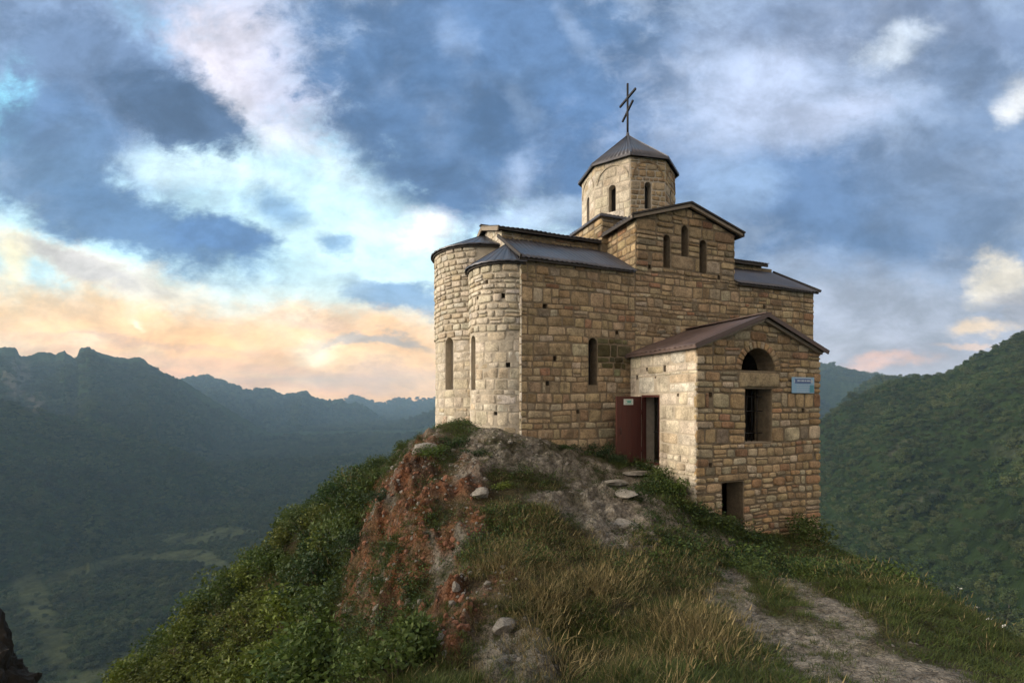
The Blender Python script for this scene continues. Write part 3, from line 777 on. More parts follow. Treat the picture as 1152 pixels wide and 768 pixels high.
def ell(px,py,cx,cy,rx,ry,rot=0,soft=.35):
    a=R(rot); dx,dy=px-cx,py-cy; u=(dx*math.cos(a)+dy*math.sin(a))/rx; v=(-dx*math.sin(a)+dy*math.cos(a))/ry
    return 1-sstep(1-soft,1+soft,np.hypot(u,v))
def seg(px,py,pts,w):
    d=np.full(px.shape,1e9)
    for (x1,y1,w1),(x2,y2,w2) in zip(pts[:-1],pts[1:]):
        t=np.clip(((px-x1)*(x2-x1)+(py-y1)*(y2-y1))/((x2-x1)**2+(y2-y1)**2),0,1)
        d=np.minimum(d,np.hypot(px-x1-t*(x2-x1),py-y1-t*(y2-y1))/(w1+(w2-w1)*t))
    return 1-sstep(.65,1.25,d)
# hilltop: where rock, red clay, trodden path and grass lie (worked out on the hill in plan from where they show)
def masks(x,y,z):
    yy=np.maximum(y,.3); px=XC+F*x/yy; py=HZ-F*z/yy
    wob=fbm(x*.9,y*.9,0,3,7); px=px+wob*22; py=py+fbm(x*.9,y*.9,5,3,8)*16
    ok=(y>1)
    mot=fbm(x*2.1,y*2.1,z*2.1,4,19)
    clay=np.maximum.reduce([ell(px,py,440,610,42,120,22)*.95,ell(px,py,487,620,46,110,20)*.55,ell(px,py,520,650,60,70,0)*.3,ell(px,py,462,540,28,40,30)*.7,ell(px,py,515,690,24,44,15)*.8,ell(px,py,420,690,45,45,0)*.75])*ok
    clay=clay*np.clip(.85+mot*1.5,0,1.25)
    rock=np.maximum.reduce([ell(px,py,470,503,34,20,-25),ell(px,py,535,520,26,50,25),ell(px,py,590,507,70,20,5),ell(px,py,655,530,55,24,20)*.9,
        ell(px,py,705,580,70,34,25),ell(px,py,770,606,40,16,20),ell(px,py,640,575,45,12,8)*.8,ell(px,py,585,740,45,40,10)*.6,ell(px,py,545,700,26,40,10)*.55])*ok
    path=np.maximum(seg(px,py,[(1050,810,74),(975,770,56),(895,722,38),(845,692,26),(795,668,14)],1),seg(px,py,[(975,705,14),(900,655,10),(850,630,9),(800,612,14)],1)*.75)*ok
    path=np.maximum(path,seg(px,py,[(715,540,16),(700,568,22),(745,592,18),(790,612,12),(815,640,12),(850,690,18)],1)*.85*ok)
    path=np.maximum(path,seg(px,py,[(800,768,30),(880,768,40),(1000,768,60)],1)*.5*ok)
    return np.clip(clay,0,1),np.clip(rock*(1-clay),0,1),np.clip(path,0,1),px,py
def hill_base(x,y):
    z=rbf(x,y); r2=np.hypot(x-1,y-12); w=sstep(23,36,r2)
    return z*(1-w)+(sheet_xy(x,y)-.6)*w
def hill(x,y,full=False):
    zb=hill_base(x,y); clay,rock,path,px,py=masks(x,y,zb)
    g=1-np.maximum.reduce([clay,rock,path])
    # keep the ground quiet close to the walls
    dx,dy=x-CX,y-CY; s=dx*U[0]+dy*U[1]; t=dx*V[0]+dy*V[1]
    near=sstep(0,1.2,np.maximum(np.maximum(-s-1.7,s-11.7),np.maximum(-t-np.where((s>3.4)&(s<8.2),2.9,0),t-7)))
    z=zb
    rk=fbm(x*1.5,y*1.5,zb*1.5,5,21,True)
    lay=np.abs(((zb*2.6+x*.55+.7*fbm(x,y,0,3,31))%1)-.5)
    z=z+rock*(.28*(rk-.1)+.26*(lay-.25)+.12*fbm(x*5,y*5,zb*5,4,22,True)+.05*fbm(x*12,y*12,0,3,29))*(.35+.65*near)
    z=z+clay*(.40*fbm(x*1.1+zb*.3,y*1.1,zb*.7,5,23,True)+.14*fbm((x+zb)*4,y*1.2,zb*.8,3,33,True)+.10*fbm(x*6,y*6,0,4,24))
    z=z+path*(-.05+.05*fbm(x*4,y*4,0,4,25,True)+.022*fbm(x*13,y*13,0,3,26))
    z=z+g*(.16*fbm(x*.8,y*.8,0,3,27)+.05*fbm(x*4,y*4,0,3,28))*(.3+.7*near)
    if full: return z,clay,rock,path,g,px,py
    return z
def axis(parts): 
    out=[]
    for a,b,st in parts: out+=list(np.arange(a,b,st))
    out.append(parts[-1][1]); return np.array(out)
gx=axis([(-36,-9,.4),(-9,-4.5,.12),(-4.5,7.5,.05),(7.5,11,.1),(11,36,.4)]); gy=axis([(-8,1.8,.3),(1.8,13,.05),(13,16,.1),(16,48,.4)])
GX,GY=np.meshgrid(gx,gy); GZ,CL,RO,PA_,GR,PXX,PYY=hill(GX,GY,True)
def lerp(a,b,t): return a+(b-a)*t[...,None]
def soilcol(x,y,z,cl,ro,pa):
    n=.5+.5*fbm(x*2.2,y*2.2,z*2.2,4,40); n2=.5+.5*fbm(x*9,y*9,z*9,3,41)
    c=lerp(np.array([.045,.038,.020]),np.array([.10,.085,.042]),n)
    rc=lerp(np.array([.12,.105,.082]),np.array([.40,.365,.305]),np.clip(n2*1.7-.3,0,1))
    rc=lerp(rc,np.array([.065,.06,.03]),np.clip(n*2.4-1.0,0,.9))
    cc=lerp(np.array([.12,.052,.026]),np.array([.26,.112,.052]),n); cc=lerp(cc,np.array([.27,.215,.175]),np.clip(n2*2.6-1.4,0,1)); cc=lerp(cc,np.array([.085,.07,.038]),np.clip(n*2.6-1.2,0,.9))
    cg=fbm((x+z)*2.2,y*.9,z*.6,4,47); cc=lerp(cc,rc*.75,sstep(.02,.30,cg)[...] if True else cg); cc=lerp(cc,np.array([.045,.03,.02]),sstep(.12,.4,-cg)*.8)
    pc=lerp(np.array([.17,.145,.112]),np.array([.42,.375,.31]),np.clip(n2*1.4-.2,0,1)); pc=lerp(pc,np.array([.085,.085,.035]),np.clip(n*2.2-1.1,0,.75))
    c=lerp(c,rc,np.clip(ro*1.5,0,1)); c=lerp(c,cc,np.clip(cl*1.6,0,1)); return lerp(c,pc,np.clip(pa*1.3,0,1))
def grid_mesh(name,X,Y,Z,colr,mat,flip=False):
    ny,nx=X.shape; me=bpy.data.meshes.new(name)
    co=np.stack([X,Y,Z],-1).reshape(-1,3)
    i=np.arange(ny-1)[:,None]*nx+np.arange(nx-1)[None]; q=np.stack([i,i+1,i+nx+1,i+nx],-1).reshape(-1,4)
    if flip: q=q[:,::-1]
    me.vertices.add(len(co)); me.vertices.foreach_set('co',co.ravel())
    me.loops.add(q.size); me.loops.foreach_set('vertex_index',q.ravel())
    me.polygons.add(len(q)); me.polygons.foreach_set('loop_start',np.arange(len(q))*4); me.polygons.foreach_set('use_smooth',np.ones(len(q),bool))
    me.update(calc_edges=True)
    a=me.color_attributes.new('tint','FLOAT_COLOR','POINT'); a.data.foreach_set('color',np.c_[colr.reshape(-1,3),np.ones(len(co))].ravel())
    me.materials.append(mat); o=bpy.data.objects.new(name,me); COL.objects.link(o); return o
mg,t,b=newmat('hilltop soil and rock')
co=t.n('ShaderNodeTexCoord').outputs['Object']; tint=t.n('ShaderNodeAttribute',attribute_name='tint').outputs['Color']
n1=t.noise(co,14,6,.7); n2=t.noise(co,60,4,.7); vo=t.n('ShaderNodeTexVoronoi'); t.l(co,vo.inputs['Vector']); vo.inputs['Scale'].default_value=22
f=t.math('ADD',t.ramp(n1,.3,.7,.55,1.3),t.ramp(n2,.3,.7,-.3,.3))
t.l(t.mix(1.0,tint,f,'MULTIPLY'),b.inputs['Base Color']); b.inputs['Roughness'].default_value=.97; b.inputs['Specular IOR Level'].default_value=.15
v2=t.n('ShaderNodeTexVoronoi',feature='DISTANCE_TO_EDGE'); t.l(t.vmath('ADD',co,t.vmath('MULTIPLY',t.noise(co,5,4,.6,out=1),(.25,.25,.25))),v2.inputs['Vector']); v2.inputs['Scale'].default_value=5.5
ck_=t.ramp(v2.outputs[0],0,.07,0,1)
bump(t,b,t.math('ADD',t.math('ADD',t.math('ADD',n1,t.math('MULTIPLY',n2,.5)),t.math('MULTIPLY',vo.outputs[0],.6)),t.math('MULTIPLY',ck_,.7)),1.0,.075)
o=grid_mesh('hilltop_ground',GX,GY,GZ,soilcol(GX,GY,GZ,CL,RO,PA_),mg); tag(o,kind='structure')
# far sheet
azs=np.r_[np.linspace(-180,-62,60)[:-1],np.linspace(-62,62,900),np.linspace(62,180,60)[1:]]*math.pi/180
rs=np.exp(np.linspace(math.log(16),math.log(5400),560))
AZ,RR=np.meshgrid(azs,rs); SZ=sheet_z(AZ,RR); SX,SY=RR*np.sin(AZ),RR*np.cos(AZ)
r2=np.hypot(SX-1,SY-12); SZ=SZ-np.where(r2<34,6*(1-sstep(26,34,r2))+.4,0)
def clearings(x,y,z):
    yy=np.maximum(y,1); px=XC+F*x/yy+6*fbm(x/40,y/40,0,3,60); py=HZ-F*z/yy+4*fbm(x/40,y/40,3,3,61)
    f=np.maximum.reduce([ell(px,py,232,602,58,9,-6),seg(px,py,[(60,650,7),(120,632,5),(170,622,6),(230,628,9),(262,636,5)],1),ell(px,py,38,672,20,38,-25),ell(px,py,60,722,18,40,-20),seg(px,py,[(80,768,8),(150,735,6),(200,712,5)],1)])
    rk=np.maximum.reduce([ell(px,py,18,425,16,22,20),ell(px,py,40,452,12,14,20),ell(px,py,1140,502,26,16,-20)*.25,ell(px,py,1075,410,22,4,-30),ell(px,py,271,553,6,4),ell(px,py,1010,506,18,5,-40)*.6,ell(px,py,1030,565,40,4,-25)*.5])
    on=(y>100); return f*on,rk*on
CF,CR=clearings(SX,SY,SZ)
n=.5+.5*fbm(SX/60,SY/60,0,4,70)
sc=lerp(np.array([.020,.036,.013]),np.array([.045,.065,.022]),n); sc=lerp(sc,np.array([.088,.098,.046]),CF*.85); sc=lerp(sc,np.array([.17,.15,.12]),CR*(.4+.6*n))
mf,t,b=newmat('valley ground'); co=t.n('ShaderNodeTexCoord').outputs['Object']; tint=t.n('ShaderNodeAttribute',attribute_name='tint').outputs['Color']
n1=t.noise(co,.05,8,.75); t.l(t.mix(1.0,tint,t.ramp(n1,.3,.7,.5,1.5),'MULTIPLY'),b.inputs['Base Color']); b.inputs['Roughness'].default_value=1; b.inputs['Specular IOR Level'].default_value=0
bump(t,b,n1,1.0,9.0)
o=grid_mesh('valley_terrain',SX,SY,SZ,sc,mf,True); tag(o,kind='structure')

# ================================================================ vegetation
def leaves(B,P,size,r,flat=.35,tintf=None,long=1.6):
    """small folded leaves at points P"""
    n=len(P); d=r.normal(size=(n,3)); d[:,2]=np.abs(d[:,2])*flat+.1; d/=np.linalg.norm(d,axis=1)[:,None]
    nn=r.normal(size=(n,3)); nn[:,2]+=.8; a=np.cross(d,nn); a/=np.linalg.norm(a,axis=1)[:,None]+1e-9; up=np.cross(a,d)
    s=(size*r.uniform(.6,1.35,n))[:,None]; L=d*s*long
    v=np.stack([P,P+L*.5+a*s*.5+up*s*.12,P+L,P+L*.5-a*s*.5+up*s*.12],1).reshape(-1,3)
    tt=r.uniform(0,1,n) if tintf is None else tintf
    c=np.repeat(tt,4)[:,None]*np.ones(3)
    i=np.arange(n)*4; fs=np.stack([i,i+1,i+2,i+3],1)
    B.add(v,[tuple(q) for q in fs.tolist()],c)
def bush_points(r,n,lobes,rx,rz):
    cs=[]
    for k in range(lobes):
        a=r.uniform(0,6.283); q=math.sqrt(r.uniform(0,1))*.62
        cs.append((math.cos(a)*q*rx,math.sin(a)*q*rx,rz*r.uniform(.25,.95)*(1-.45*q),r.uniform(.24,.46)*rx,r.uniform(0,1)))
    cs=np.array(cs); k=r.integers(0,lobes,n); d=r.normal(size=(n,3)); d/=np.linalg.norm(d,axis=1)[:,None]
    rad=cs[k,3]*(1-.75*r.uniform(0,1,n)**2.2)
    P=cs[k,:3]+d*rad[:,None]*np.array([1,1,.85]); P[:,2]=np.maximum(P[:,2],.02)
    t=np.clip(cs[k,4]*.6+r.uniform(0,.4,n),0,1)
    return P,t,cs
def make_bush(name,n,leaf,lobes,rx,rz,mat,seed,label,cat='bush',group=None,long=1.6):
    r=np.random.default_rng(seed); root=empty(name); tag(root,label,cat,group)
    P,tt,cs=bush_points(r,n,lobes,rx,rz); B=MB(); leaves(B,P,leaf,r,.6,tt,long); B.build('foliage',mat,root)
    B=MB()
    for k in range(min(lobes,7)):
        c=cs[k]; B.tube([(c[0]*.1,c[1]*.1,-.15),(c[0]*.45,c[1]*.45,c[2]*.5),(c[0],c[1],c[2])],[.022*rx+.006,.014*rx+.004,.004],5)
    B.build('stem',M_BARK,root); return root
def copy_tree(o,parent=None):
    c=o.copy(); COL.objects.link(c)
    if parent is not None: c.parent=parent
    for ch in list(o.children): copy_tree(ch,c)
    return c
def put(o,x,y,z,s=1,rz=0,sz=None):
    o.location=(x,y,z); o.rotation_euler=(0,0,rz); o.scale=(s,s,sz or s)
def hz(x,y): return float(hill(np.array([x]),np.array([y]))[0])
def ground_at(px,py,y0=3.,y1=26.):
    """first point of the hill seen along a bearing and slope"""
    ys=np.arange(y0,y1,.05); xs=(px-XC)/F*ys; zs=(HZ-py)/F*ys; h=hill(xs,ys)
    i=np.argmax(h>=zs) if (h>=zs).any() else len(ys)-1
    return xs[i],ys[i],h[i]
# bushes of the steep left slope
slope_kinds=[
 ('bush',1500,.060,11,1.0,.95,M_LEAF,101,'mid green leafy bush among others covering the steep slope left of the red cliff'),
 ('bush',1300,.055,9,.95,.8,M_LEAFD,102,'dark green dense bush among others covering the steep slope left of the red cliff'),
 ('bush',1300,.062,10,1.0,.8,M_LEAFY,103,'yellow green bright bush among others covering the steep slope left of the red cliff'),
 ('bush',1500,.070,12,.9,1.3,M_LEAF,104,'taller upright green bush among others covering the steep slope left of the red cliff')]
protos=[None]*4; cnt=0
rb=np.random.default_rng(7); placed=[]
region=[(120,790),(300,600),(395,535),(450,498),(474,492),(438,545),(398,640),(372,700),(368,790)]
tries=0
while len(placed)<165 and tries<9000:
    tries+=1
    x=rb.uniform(-19,-2.6); y=rb.uniform(8.5,22)
    z=float(rbf(np.array([x]),np.array([y]))[0]); px=np.array([XC+F*x/y]); py=np.array([HZ-F*z/y])
    if not inpoly(px,py,region)[0]: continue
    if any((x-a)**2+(y-b2)**2<(.78 if y<16 else .95)**2 for a,b2 in placed): continue
    placed.append((x,y)); px,py=px[0],py[0]
    k=2 if (py>690 and px<360 and rb.random()<.7) else int(rb.choice([0,0,1,3,2,2],1)[0])
    if protos[k] is None:
        q=slope_kinds[k]; protos[k]=make_bush(*q,group='bushes on the steep left slope'); ob=protos[k]
    else: ob=copy_tree(protos[k])
    s=rb.uniform(.65,1.35)*(.42 if px>418 else .75 if px>395 else 1.1); put(ob,x,y,hz(x,y)-.12,s,rb.uniform(0,6.28),s*rb.uniform(.8,1.15))
# single shrubs with places of their own : px, py, mesh kind, size, height factor, label
singles=[
 (512,502,1,.55,.8,'dark rounded shrub at the foot of the tall main apse'),
 (488,512,0,.55,.6,'low green shrub on the rock edge below the tall main apse'),
 (535,512,1,.5,.6,'low dark shrub on rock below the smaller round apse'),
 (664,522,1,.42,1.3,'dark upright shrub against the wall beside the red door'),
 (682,527,1,.3,1.1,'small dark shrub touching the lower left corner of the red door'),
 (622,500,1,.34,.6,'low dark shrub hugging the wall below the narrow slit window'),
 (738,548,0,.36,.9,'leafy green shrub beside the stone slabs right of the red door'),
 (755,562,0,.40,1.2,'leafy bushy shrub against the pale porch side wall'),
 (772,585,0,.42,1.15,'tall leafy shrub at the near corner of the porch'),
 (796,592,0,.40,.8,'green shrub left of the low cellar opening'),
 (886,606,0,.62,1.0,'green round shrub in front of the porch wall below the blue sign'),
 (828,604,0,.36,.55,'low green shrub in front of the low cellar opening'),
 (450,760,3,.62,1.0,'tall bright green shrub in the lower foreground below the red cliff'),
 (410,764,0,.6,.9,'spreading green shrub at the lower end of the red cliff'),
 (480,735,0,.42,.9,'small green shrub between the red cliff and the dry grass'),
 (430,560,1,.5,.7,'dark shrub clinging to the upper left edge of the red cliff'),
 (565,548,2,.42,.55,'low yellow green shrub on the grassy shoulder below the apses'),
]
WALLS={886:(6.95,-3.2),828:(5.35,-3.15),796:(4.0,-3.15),772:(3.2,-2.5),755:(3.2,-1.85),622:(1.2,-.35),664:(2.35,-.4),682:(2.65,-.75)}   # shrubs standing right against the walls
for px,py,k,s,hf,lab in singles:
    x,y,z=ground_at(px,py)
    if px in WALLS: x,y,_=W(*WALLS[px],0); z=hz(x,y)
    ob=copy_tree(protos[k]); ob['label']=lab; ob['category']='shrub'; 
    ob.name='shrub'
    if 'group' in ob: del ob['group']
    s*=1.2 if px in WALLS else 1.0; put(ob,x,y,z-.08,s,rb.uniform(0,6.28),s*hf)
# ---- scatter of uncountable things by geometry nodes
def scatter(name,P,sc,rz,idx,sources,label,cat,tilt=None):
    me=bpy.data.meshes.new(name); me.from_pydata(np.asarray(P).tolist(),[],[])
    a=me.attributes.new('sc','FLOAT_VECTOR','POINT'); a.data.foreach_set('vector',np.asarray(sc,float).ravel())
    a=me.attributes.new('rot','FLOAT_VECTOR','POINT'); rv=np.zeros((len(P),3)); rv[:,2]=rz
    if tilt is not None: rv[:,:2]=tilt
    a.data.foreach_set('vector',rv.ravel())
    a=me.attributes.new('idx','INT','POINT'); a.data.foreach_set('value',np.asarray(idx,np.int32))
    cl=bpy.data.collections.new(name+'_kinds')
    for i,(sm,smat) in enumerate(sources):
        so=bpy.data.objects.new('%s_kind_%02d'%(name,i),sm); sm.materials.clear() if False else None
        if len(sm.materials)==0: sm.materials.append(smat)
        cl.objects.link(so)
    ng=bpy.data.node_groups.new(name,'GeometryNodeTree'); ng.interface.new_socket('Geometry',in_out='INPUT',socket_type='NodeSocketGeometry'); ng.interface.new_socket('Geometry',in_out='OUTPUT',socket_type='NodeSocketGeometry')
    gi=ng.nodes.new('NodeGroupInput'); go=ng.nodes.new('NodeGroupOutput'); ip=ng.nodes.new('GeometryNodeInstanceOnPoints'); ci=ng.nodes.new('GeometryNodeCollectionInfo')
    ci.inputs[0].default_value=cl; ci.inputs['Separate Children'].default_value=True; ci.inputs['Reset Children'].default_value=True
    def at_(nm,ty):
        q=ng.nodes.new('GeometryNodeInputNamedAttribute'); q.data_type=ty; q.inputs[0].default_value=nm; return q.outputs[0]
    ng.links.new(gi.outputs[0],ip.inputs['Points']); ng.links.new(ci.outputs[0],ip.inputs['Instance']); ip.inputs['Pick Instance'].default_value=True
    ng.links.new(at_('idx','INT'),ip.inputs['Instance Index']); ng.links.new(at_('rot','FLOAT_VECTOR'),ip.inputs['Rotation']); ng.links.new(at_('sc','FLOAT_VECTOR'),ip.inputs['Scale'])
    ng.links.new(ip.outputs[0],go.inputs[0])
    o=bpy.data.objects.new(name,me); COL.objects.link(o); md=o.modifiers.new('scatter','NODES'); md.node_group=ng
    tag(o,label,cat,None,'stuff'); return o
def tuft(r,n,h,spread,w,lean,heads=False):
    B=MB()
    for k in range(n):
        a=r.uniform(0,6.283); q=spread*math.sqrt(r.uniform()); x,y=q*math.cos(a),q*math.sin(a)
        b=a+r.uniform(-1.2,1.2); hh=h*r.uniform(.5,1.15); le=lean*r.uniform(.3,1.4)*hh; ww=w*r.uniform(.7,1.3)
        pv=np.array([-math.sin(b+.4),math.cos(b+.4),0])*ww
        pts=[np.array([x+math.cos(b)*le*f**2,y+math.sin(b)*le*f**2,hh*f*(1-.22*f*lean)-.02]) for f in (0,.4,.75,1)]
        vs=[pts[0]-pv,pts[0]+pv,pts[1]-pv*.9,pts[1]+pv*.9,pts[2]-pv*.55,pts[2]+pv*.55,pts[3]]; fs=[(0,1,3,2),(2,3,5,4),(4,5,6)]
        if heads and r.uniform()<.4:
            e=pts[3]; m=len(vs); vs+=[e-pv*1.6,e+pv*1.6,e+np.array([math.cos(b)*.03,math.sin(b)*.03,.055])]; fs.append((m,m+1,m+2))
        B.add(vs,fs,np.ones(3)*r.uniform())
    return B.mesh('grass_tuft')
rg=np.random.default_rng(3)
gk=[(tuft(rg,52,.075,.12,.0026,.9),M_GRASS),(tuft(rg,44,.11,.13,.0026,.8),M_GRASS),(tuft(rg,60,.05,.15,.003,1.0),M_GRASS),(tuft(rg,44,.12,.15,.0024,1.1,True),M_DRY),(tuft(rg,40,.18,.15,.0022,1.0,True),M_DRY)]
# broad-leaved weeds
def weed(r,n):
    B=MB(); P=np.c_[r.normal(0,.10,n),r.normal(0,.10,n),np.abs(r.normal(.05,.05,n))]; leaves(B,P,.019,r,.5,None,1.9); return B.mesh('weed')
gk+=[(weed(rg,60),M_LEAFD),(weed(rg,50),M_LEAF)]
def cand(n,x0,x1,y0,y1):
    x=rg.uniform(x0,x1,n); y=rg.uniform(y0,y1,n); return x,y
x1_,y1_=cand(26000,-3.5,7.5,2.2,9.5); x2_,y2_=cand(24000,-6,12,7,17.5); x3_,y3_=cand(16000,-18,-2,6,24)
gxs=np.r_[x1_,x2_,x3_]; gys=np.r_[y1_,y2_,y3_]; gz,cl,ro,pa,gr,ppx,ppy=hill(gxs,gys,True)
dx,dy=gxs-CX,gys-CY; s_=dx*U[0]+dy*U[1]; t_=dx*V[0]+dy*V[1]
inside=((s_>-.15)&(s_<11.7)&(t_>-.06)&(t_<6.9))|((s_>3.5)&(s_<8.1)&(t_>-2.86)&(t_<.1))|(np.hypot(s_,t_-1.2)<1.2)|(np.hypot(s_,t_-3.75)<1.72)
patch=.5+.5*fbm(gxs*.9,gys*.9,0,4,91)
dens=np.clip(gr*1.15-.1,0,1)*np.clip(2.4*patch-.4,.32,1.3)+ro*.24*(patch>.5)+cl*.5*(patch>.47)+pa*.34*(patch>.5)
keep=(~inside)&(rg.uniform(size=len(gxs))<dens)&(np.abs(gxs)<1.35*gys+1)
dry=np.clip(ell(ppx,ppy,690,690,130,75,10,.6)*.75+ell(ppx,ppy,600,600,60,60,0,.6)*.6+ell(ppx,ppy,1090,690,60,40,30,.6)*.12+ell(ppx,ppy,560,640,60,120,0,.6)*.35,0,1)*np.clip(1.9*(.5+.5*fbm(gxs*1.3,gys*1.3,3,3,92))-.45,0,1.2)
isdry=rg.uniform(size=len(gxs))<np.clip(dry,0,.9)*.42+.015
idx=np.where(isdry,rg.choice([3,4],len(gxs)),np.where(gys<7,rg.choice([0,1,2,2,0,1,2],len(gxs)),rg.choice([0,1,2,2,0,1,5,6],len(gxs))))
sz=rg.uniform(.55,1.3,len(gxs))*(.55+1.0*patch)*np.where(gxs<-2.5-.12*gys,2.1,1)*np.where((gys>8.5)&(gxs>2),1.6,1)*np.where(isdry,1.0,.95)*np.where((ro+cl+pa)>.5,.6,1)
P=np.c_[gxs,gys,gz-.01][keep]; sz=sz[keep]; idx=idx[keep]
# taller tufts of dry grass
tx,ty=rg.uniform(-1.5,4.5,5200),rg.uniform(3,10,5200); tz,_,_,_,tg,tpx,tpy=hill(tx,ty,True)
tw=np.maximum.reduce([ell(tpx,tpy,a,b,c,d,e,.8) for a,b,c,d,e in ((690,670,26,34,20),(745,705,40,44,30),(650,700,34,40,0),(600,600,40,22,0),(700,630,44,16,0),(640,745,40,28,0),(790,745,24,22,0),(560,640,24,26,0))])
kt=rg.uniform(size=len(tx))<tw*tg*.34*np.clip(2.6*(.5+.5*fbm(tx*1.9,ty*1.9,7,3,93))-.8,0,1.4)
P=np.r_[P,np.c_[tx,ty,tz-.01][kt]]; sz=np.r_[sz,rg.uniform(1.1,2.0,kt.sum())]; idx=np.r_[idx,rg.choice([3,4,3,4,1],kt.sum())]
scatter('grass',P,np.c_[sz,sz,sz*rg.uniform(.8,1.2,len(sz))],rg.uniform(0,6.28,len(sz)),idx,gk,'short green and dry grass growing over the hilltop','grass',rg.normal(0,.12,(len(sz),2)))
# loose stones
def rockmesh(r,seed,mat,sub=2,size=1,flat=.65,ang=.45):
    import bmesh
    bm=bmesh.new(); bmesh.ops.create_icosphere(bm,subdivisions=sub,radius=1)
    co=np.array([v.co[:] for v in bm.verts])
    nrm=[np.array(q)/np.linalg.norm(q) for q in r.normal(size=(9,3))]
    for q in nrm:
        lim=r.uniform(.5,.85); d=co@q; co=co-np.maximum(d-lim,0)[:,None]*q[None]*.92
    co=co*(1+.16*fbm(co[:,0]*1.6+seed,co[:,1]*1.6,co[:,2]*1.6,4,seed)[:,None])*np.array([1,r.uniform(.7,1),flat])*size
    for v,c in zip(bm.verts,co): v.co=c
    me=bpy.data.meshes.new('rock'); bm.to_mesh(me); bm.free(); me.materials.append(mat); return me
rk=[(rockmesh(rg,i,M_ROCK if i<3 else M_CLAYST,1),None) for i in range(5)]
xs=np.r_[rg.uniform(-5,1,9000),rg.uniform(-2,7,9000)]; ys=np.r_[rg.uniform(4.5,13,9000),rg.uniform(2.5,12,9000)]
zz,cl,ro,pa,gr,ppx,ppy=hill(xs,ys,True); dx,dy=xs-CX,ys-CY; s_=dx*U[0]+dy*U[1]; t_=dx*V[0]+dy*V[1]
ins=((s_>-.2)&(t_>-.1))|((s_>3.4)&(s_<8.2)&(t_>-2.9))|(np.hypot(s_,t_-1.2)<1.25)|(np.hypot(s_,t_-3.75)<1.8)
kp=(~ins)&(rg.uniform(size=len(xs))<cl*.45+ro*.22+pa*.5+.01)
sz=np.exp(rg.normal(-3.35,.55,len(xs)))*np.where(pa>.4,.45,1)*np.where(ro>.3,.8,1); sz=np.minimum(sz,np.where((cl<.2)&(ro<.2),.03,.11))
idx=np.where(cl>.35,rg.choice([0,3,4,3,4,1],len(xs)),rg.choice([0,1,2],len(xs)))
P=np.c_[xs,ys,zz-sz*.12][kp]; sz=sz[kp]
scatter('loose_stones',P,np.c_[sz,sz,sz],rg.uniform(0,6.28,len(sz)),idx[kp],rk,'loose pale and reddish stones strewn over the red cliff and path','stones',rg.normal(0,.5,(len(sz),2)))
# boulders and the flat slabs at the door
bl=[(478,505,.36,'pale grey boulder on the ridge edge left below the tall apse'),(540,555,.26,'pale boulder at the top of the red cliff'),(700,590,.34,'long grey boulder in the middle of the rocky ledge'),
 (566,705,.16,'small grey boulder beside the lower red clay patch')]
for i,(px,py,s,lab) in enumerate(bl):
    x,y,z=ground_at(px,py); me=rockmesh(np.random.default_rng(200+i),200+i,M_ROCK,4,1,.6); o=bpy.data.objects.new('boulder',me); COL.objects.link(o)
    me.polygons.foreach_set('use_smooth',np.ones(len(me.polygons),bool))
    put(o,x,y,z-s*.12,s,i*1.3); tag(o,lab,'boulder')
sl=[(722,533,.62,.34,'wide pale stone slab lying as the step below the red door'),(694,545,.52,.36,'flat stone slab left of the step on the way to the door'),(735,541,.44,.26,'small stone slab between the door step and the green shrubs'),(706,556,.60,.34,'large worn stone slab lowest of the slabs at the door')]
for i,(px,py,a,bb,lab) in enumerate(sl):
    x,y,z=ground_at(px,py); r=np.random.default_rng(300+i); me=rockmesh(r,300+i,M_ROCK,4,1,.30); o=bpy.data.objects.new('stone_slab',me); COL.objects.link(o)
    me.polygons.foreach_set('use_smooth',np.ones(len(me.polygons),bool))
    o.location=(x,y,z-.01); o.rotation_euler=(R(-5),R(4),ROT+i*.4); o.scale=(a,bb,.3); tag(o,lab,'slab')
# dark outcrop at the lower left
me=rockmesh(np.random.default_rng(9),9,M_ROCKD,6,1,1.1); o=bpy.data.objects.new('rock_outcrop',me); COL.objects.link(o)
co=np.array([v.co[:] for v in me.vertices]); co*=(1+.30*fbm(co[:,0]*3,co[:,1]*3,co[:,2]*3,6,77,True)+.06*fbm(co[:,0]*16,co[:,1]*16,co[:,2]*16,3,78))[:,None]; me.vertices.foreach_set('co',co.ravel())
o.location=(-18.0,14,-11.0); o.scale=(2.5,2.6,4.2); tag(o,'dark craggy rock outcrop rising at the lower left below the slope','rock')
# forest
def crownmesh(r,n,leaf,squash):
    B=MB(); P,tt,cs=bush_points(r,n,16,1.0,1.5); P[:,2]=P[:,2]*squash; leaves(B,P,leaf,r,.5,tt,1.3)
    m=10; vs=[];fs=[]
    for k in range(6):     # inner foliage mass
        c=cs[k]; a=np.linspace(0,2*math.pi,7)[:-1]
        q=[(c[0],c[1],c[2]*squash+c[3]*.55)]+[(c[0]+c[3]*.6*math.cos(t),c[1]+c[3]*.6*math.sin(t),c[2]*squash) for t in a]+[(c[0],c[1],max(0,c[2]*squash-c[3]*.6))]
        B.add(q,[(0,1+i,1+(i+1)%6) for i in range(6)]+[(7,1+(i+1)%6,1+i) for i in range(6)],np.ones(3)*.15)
    return B.mesh('crown')
rf=np.random.default_rng(13)
ck=[(crownmesh(rf,750,.13,s),M_CROWN) for s in (1.0,.8,1.2,.9)]
az_l=[];r_l=[]; r=95.0
while r<5200:
    ds=max(5.0,r*.0066); nseg=int(R(112)*r/ds); a=(np.arange(nseg)+rf.uniform(-.5,.5,nseg))/nseg*R(112)-R(56)
    az_l.append(a); r_l.append(r+rf.uniform(-.5,.5,nseg)*ds); r+=ds
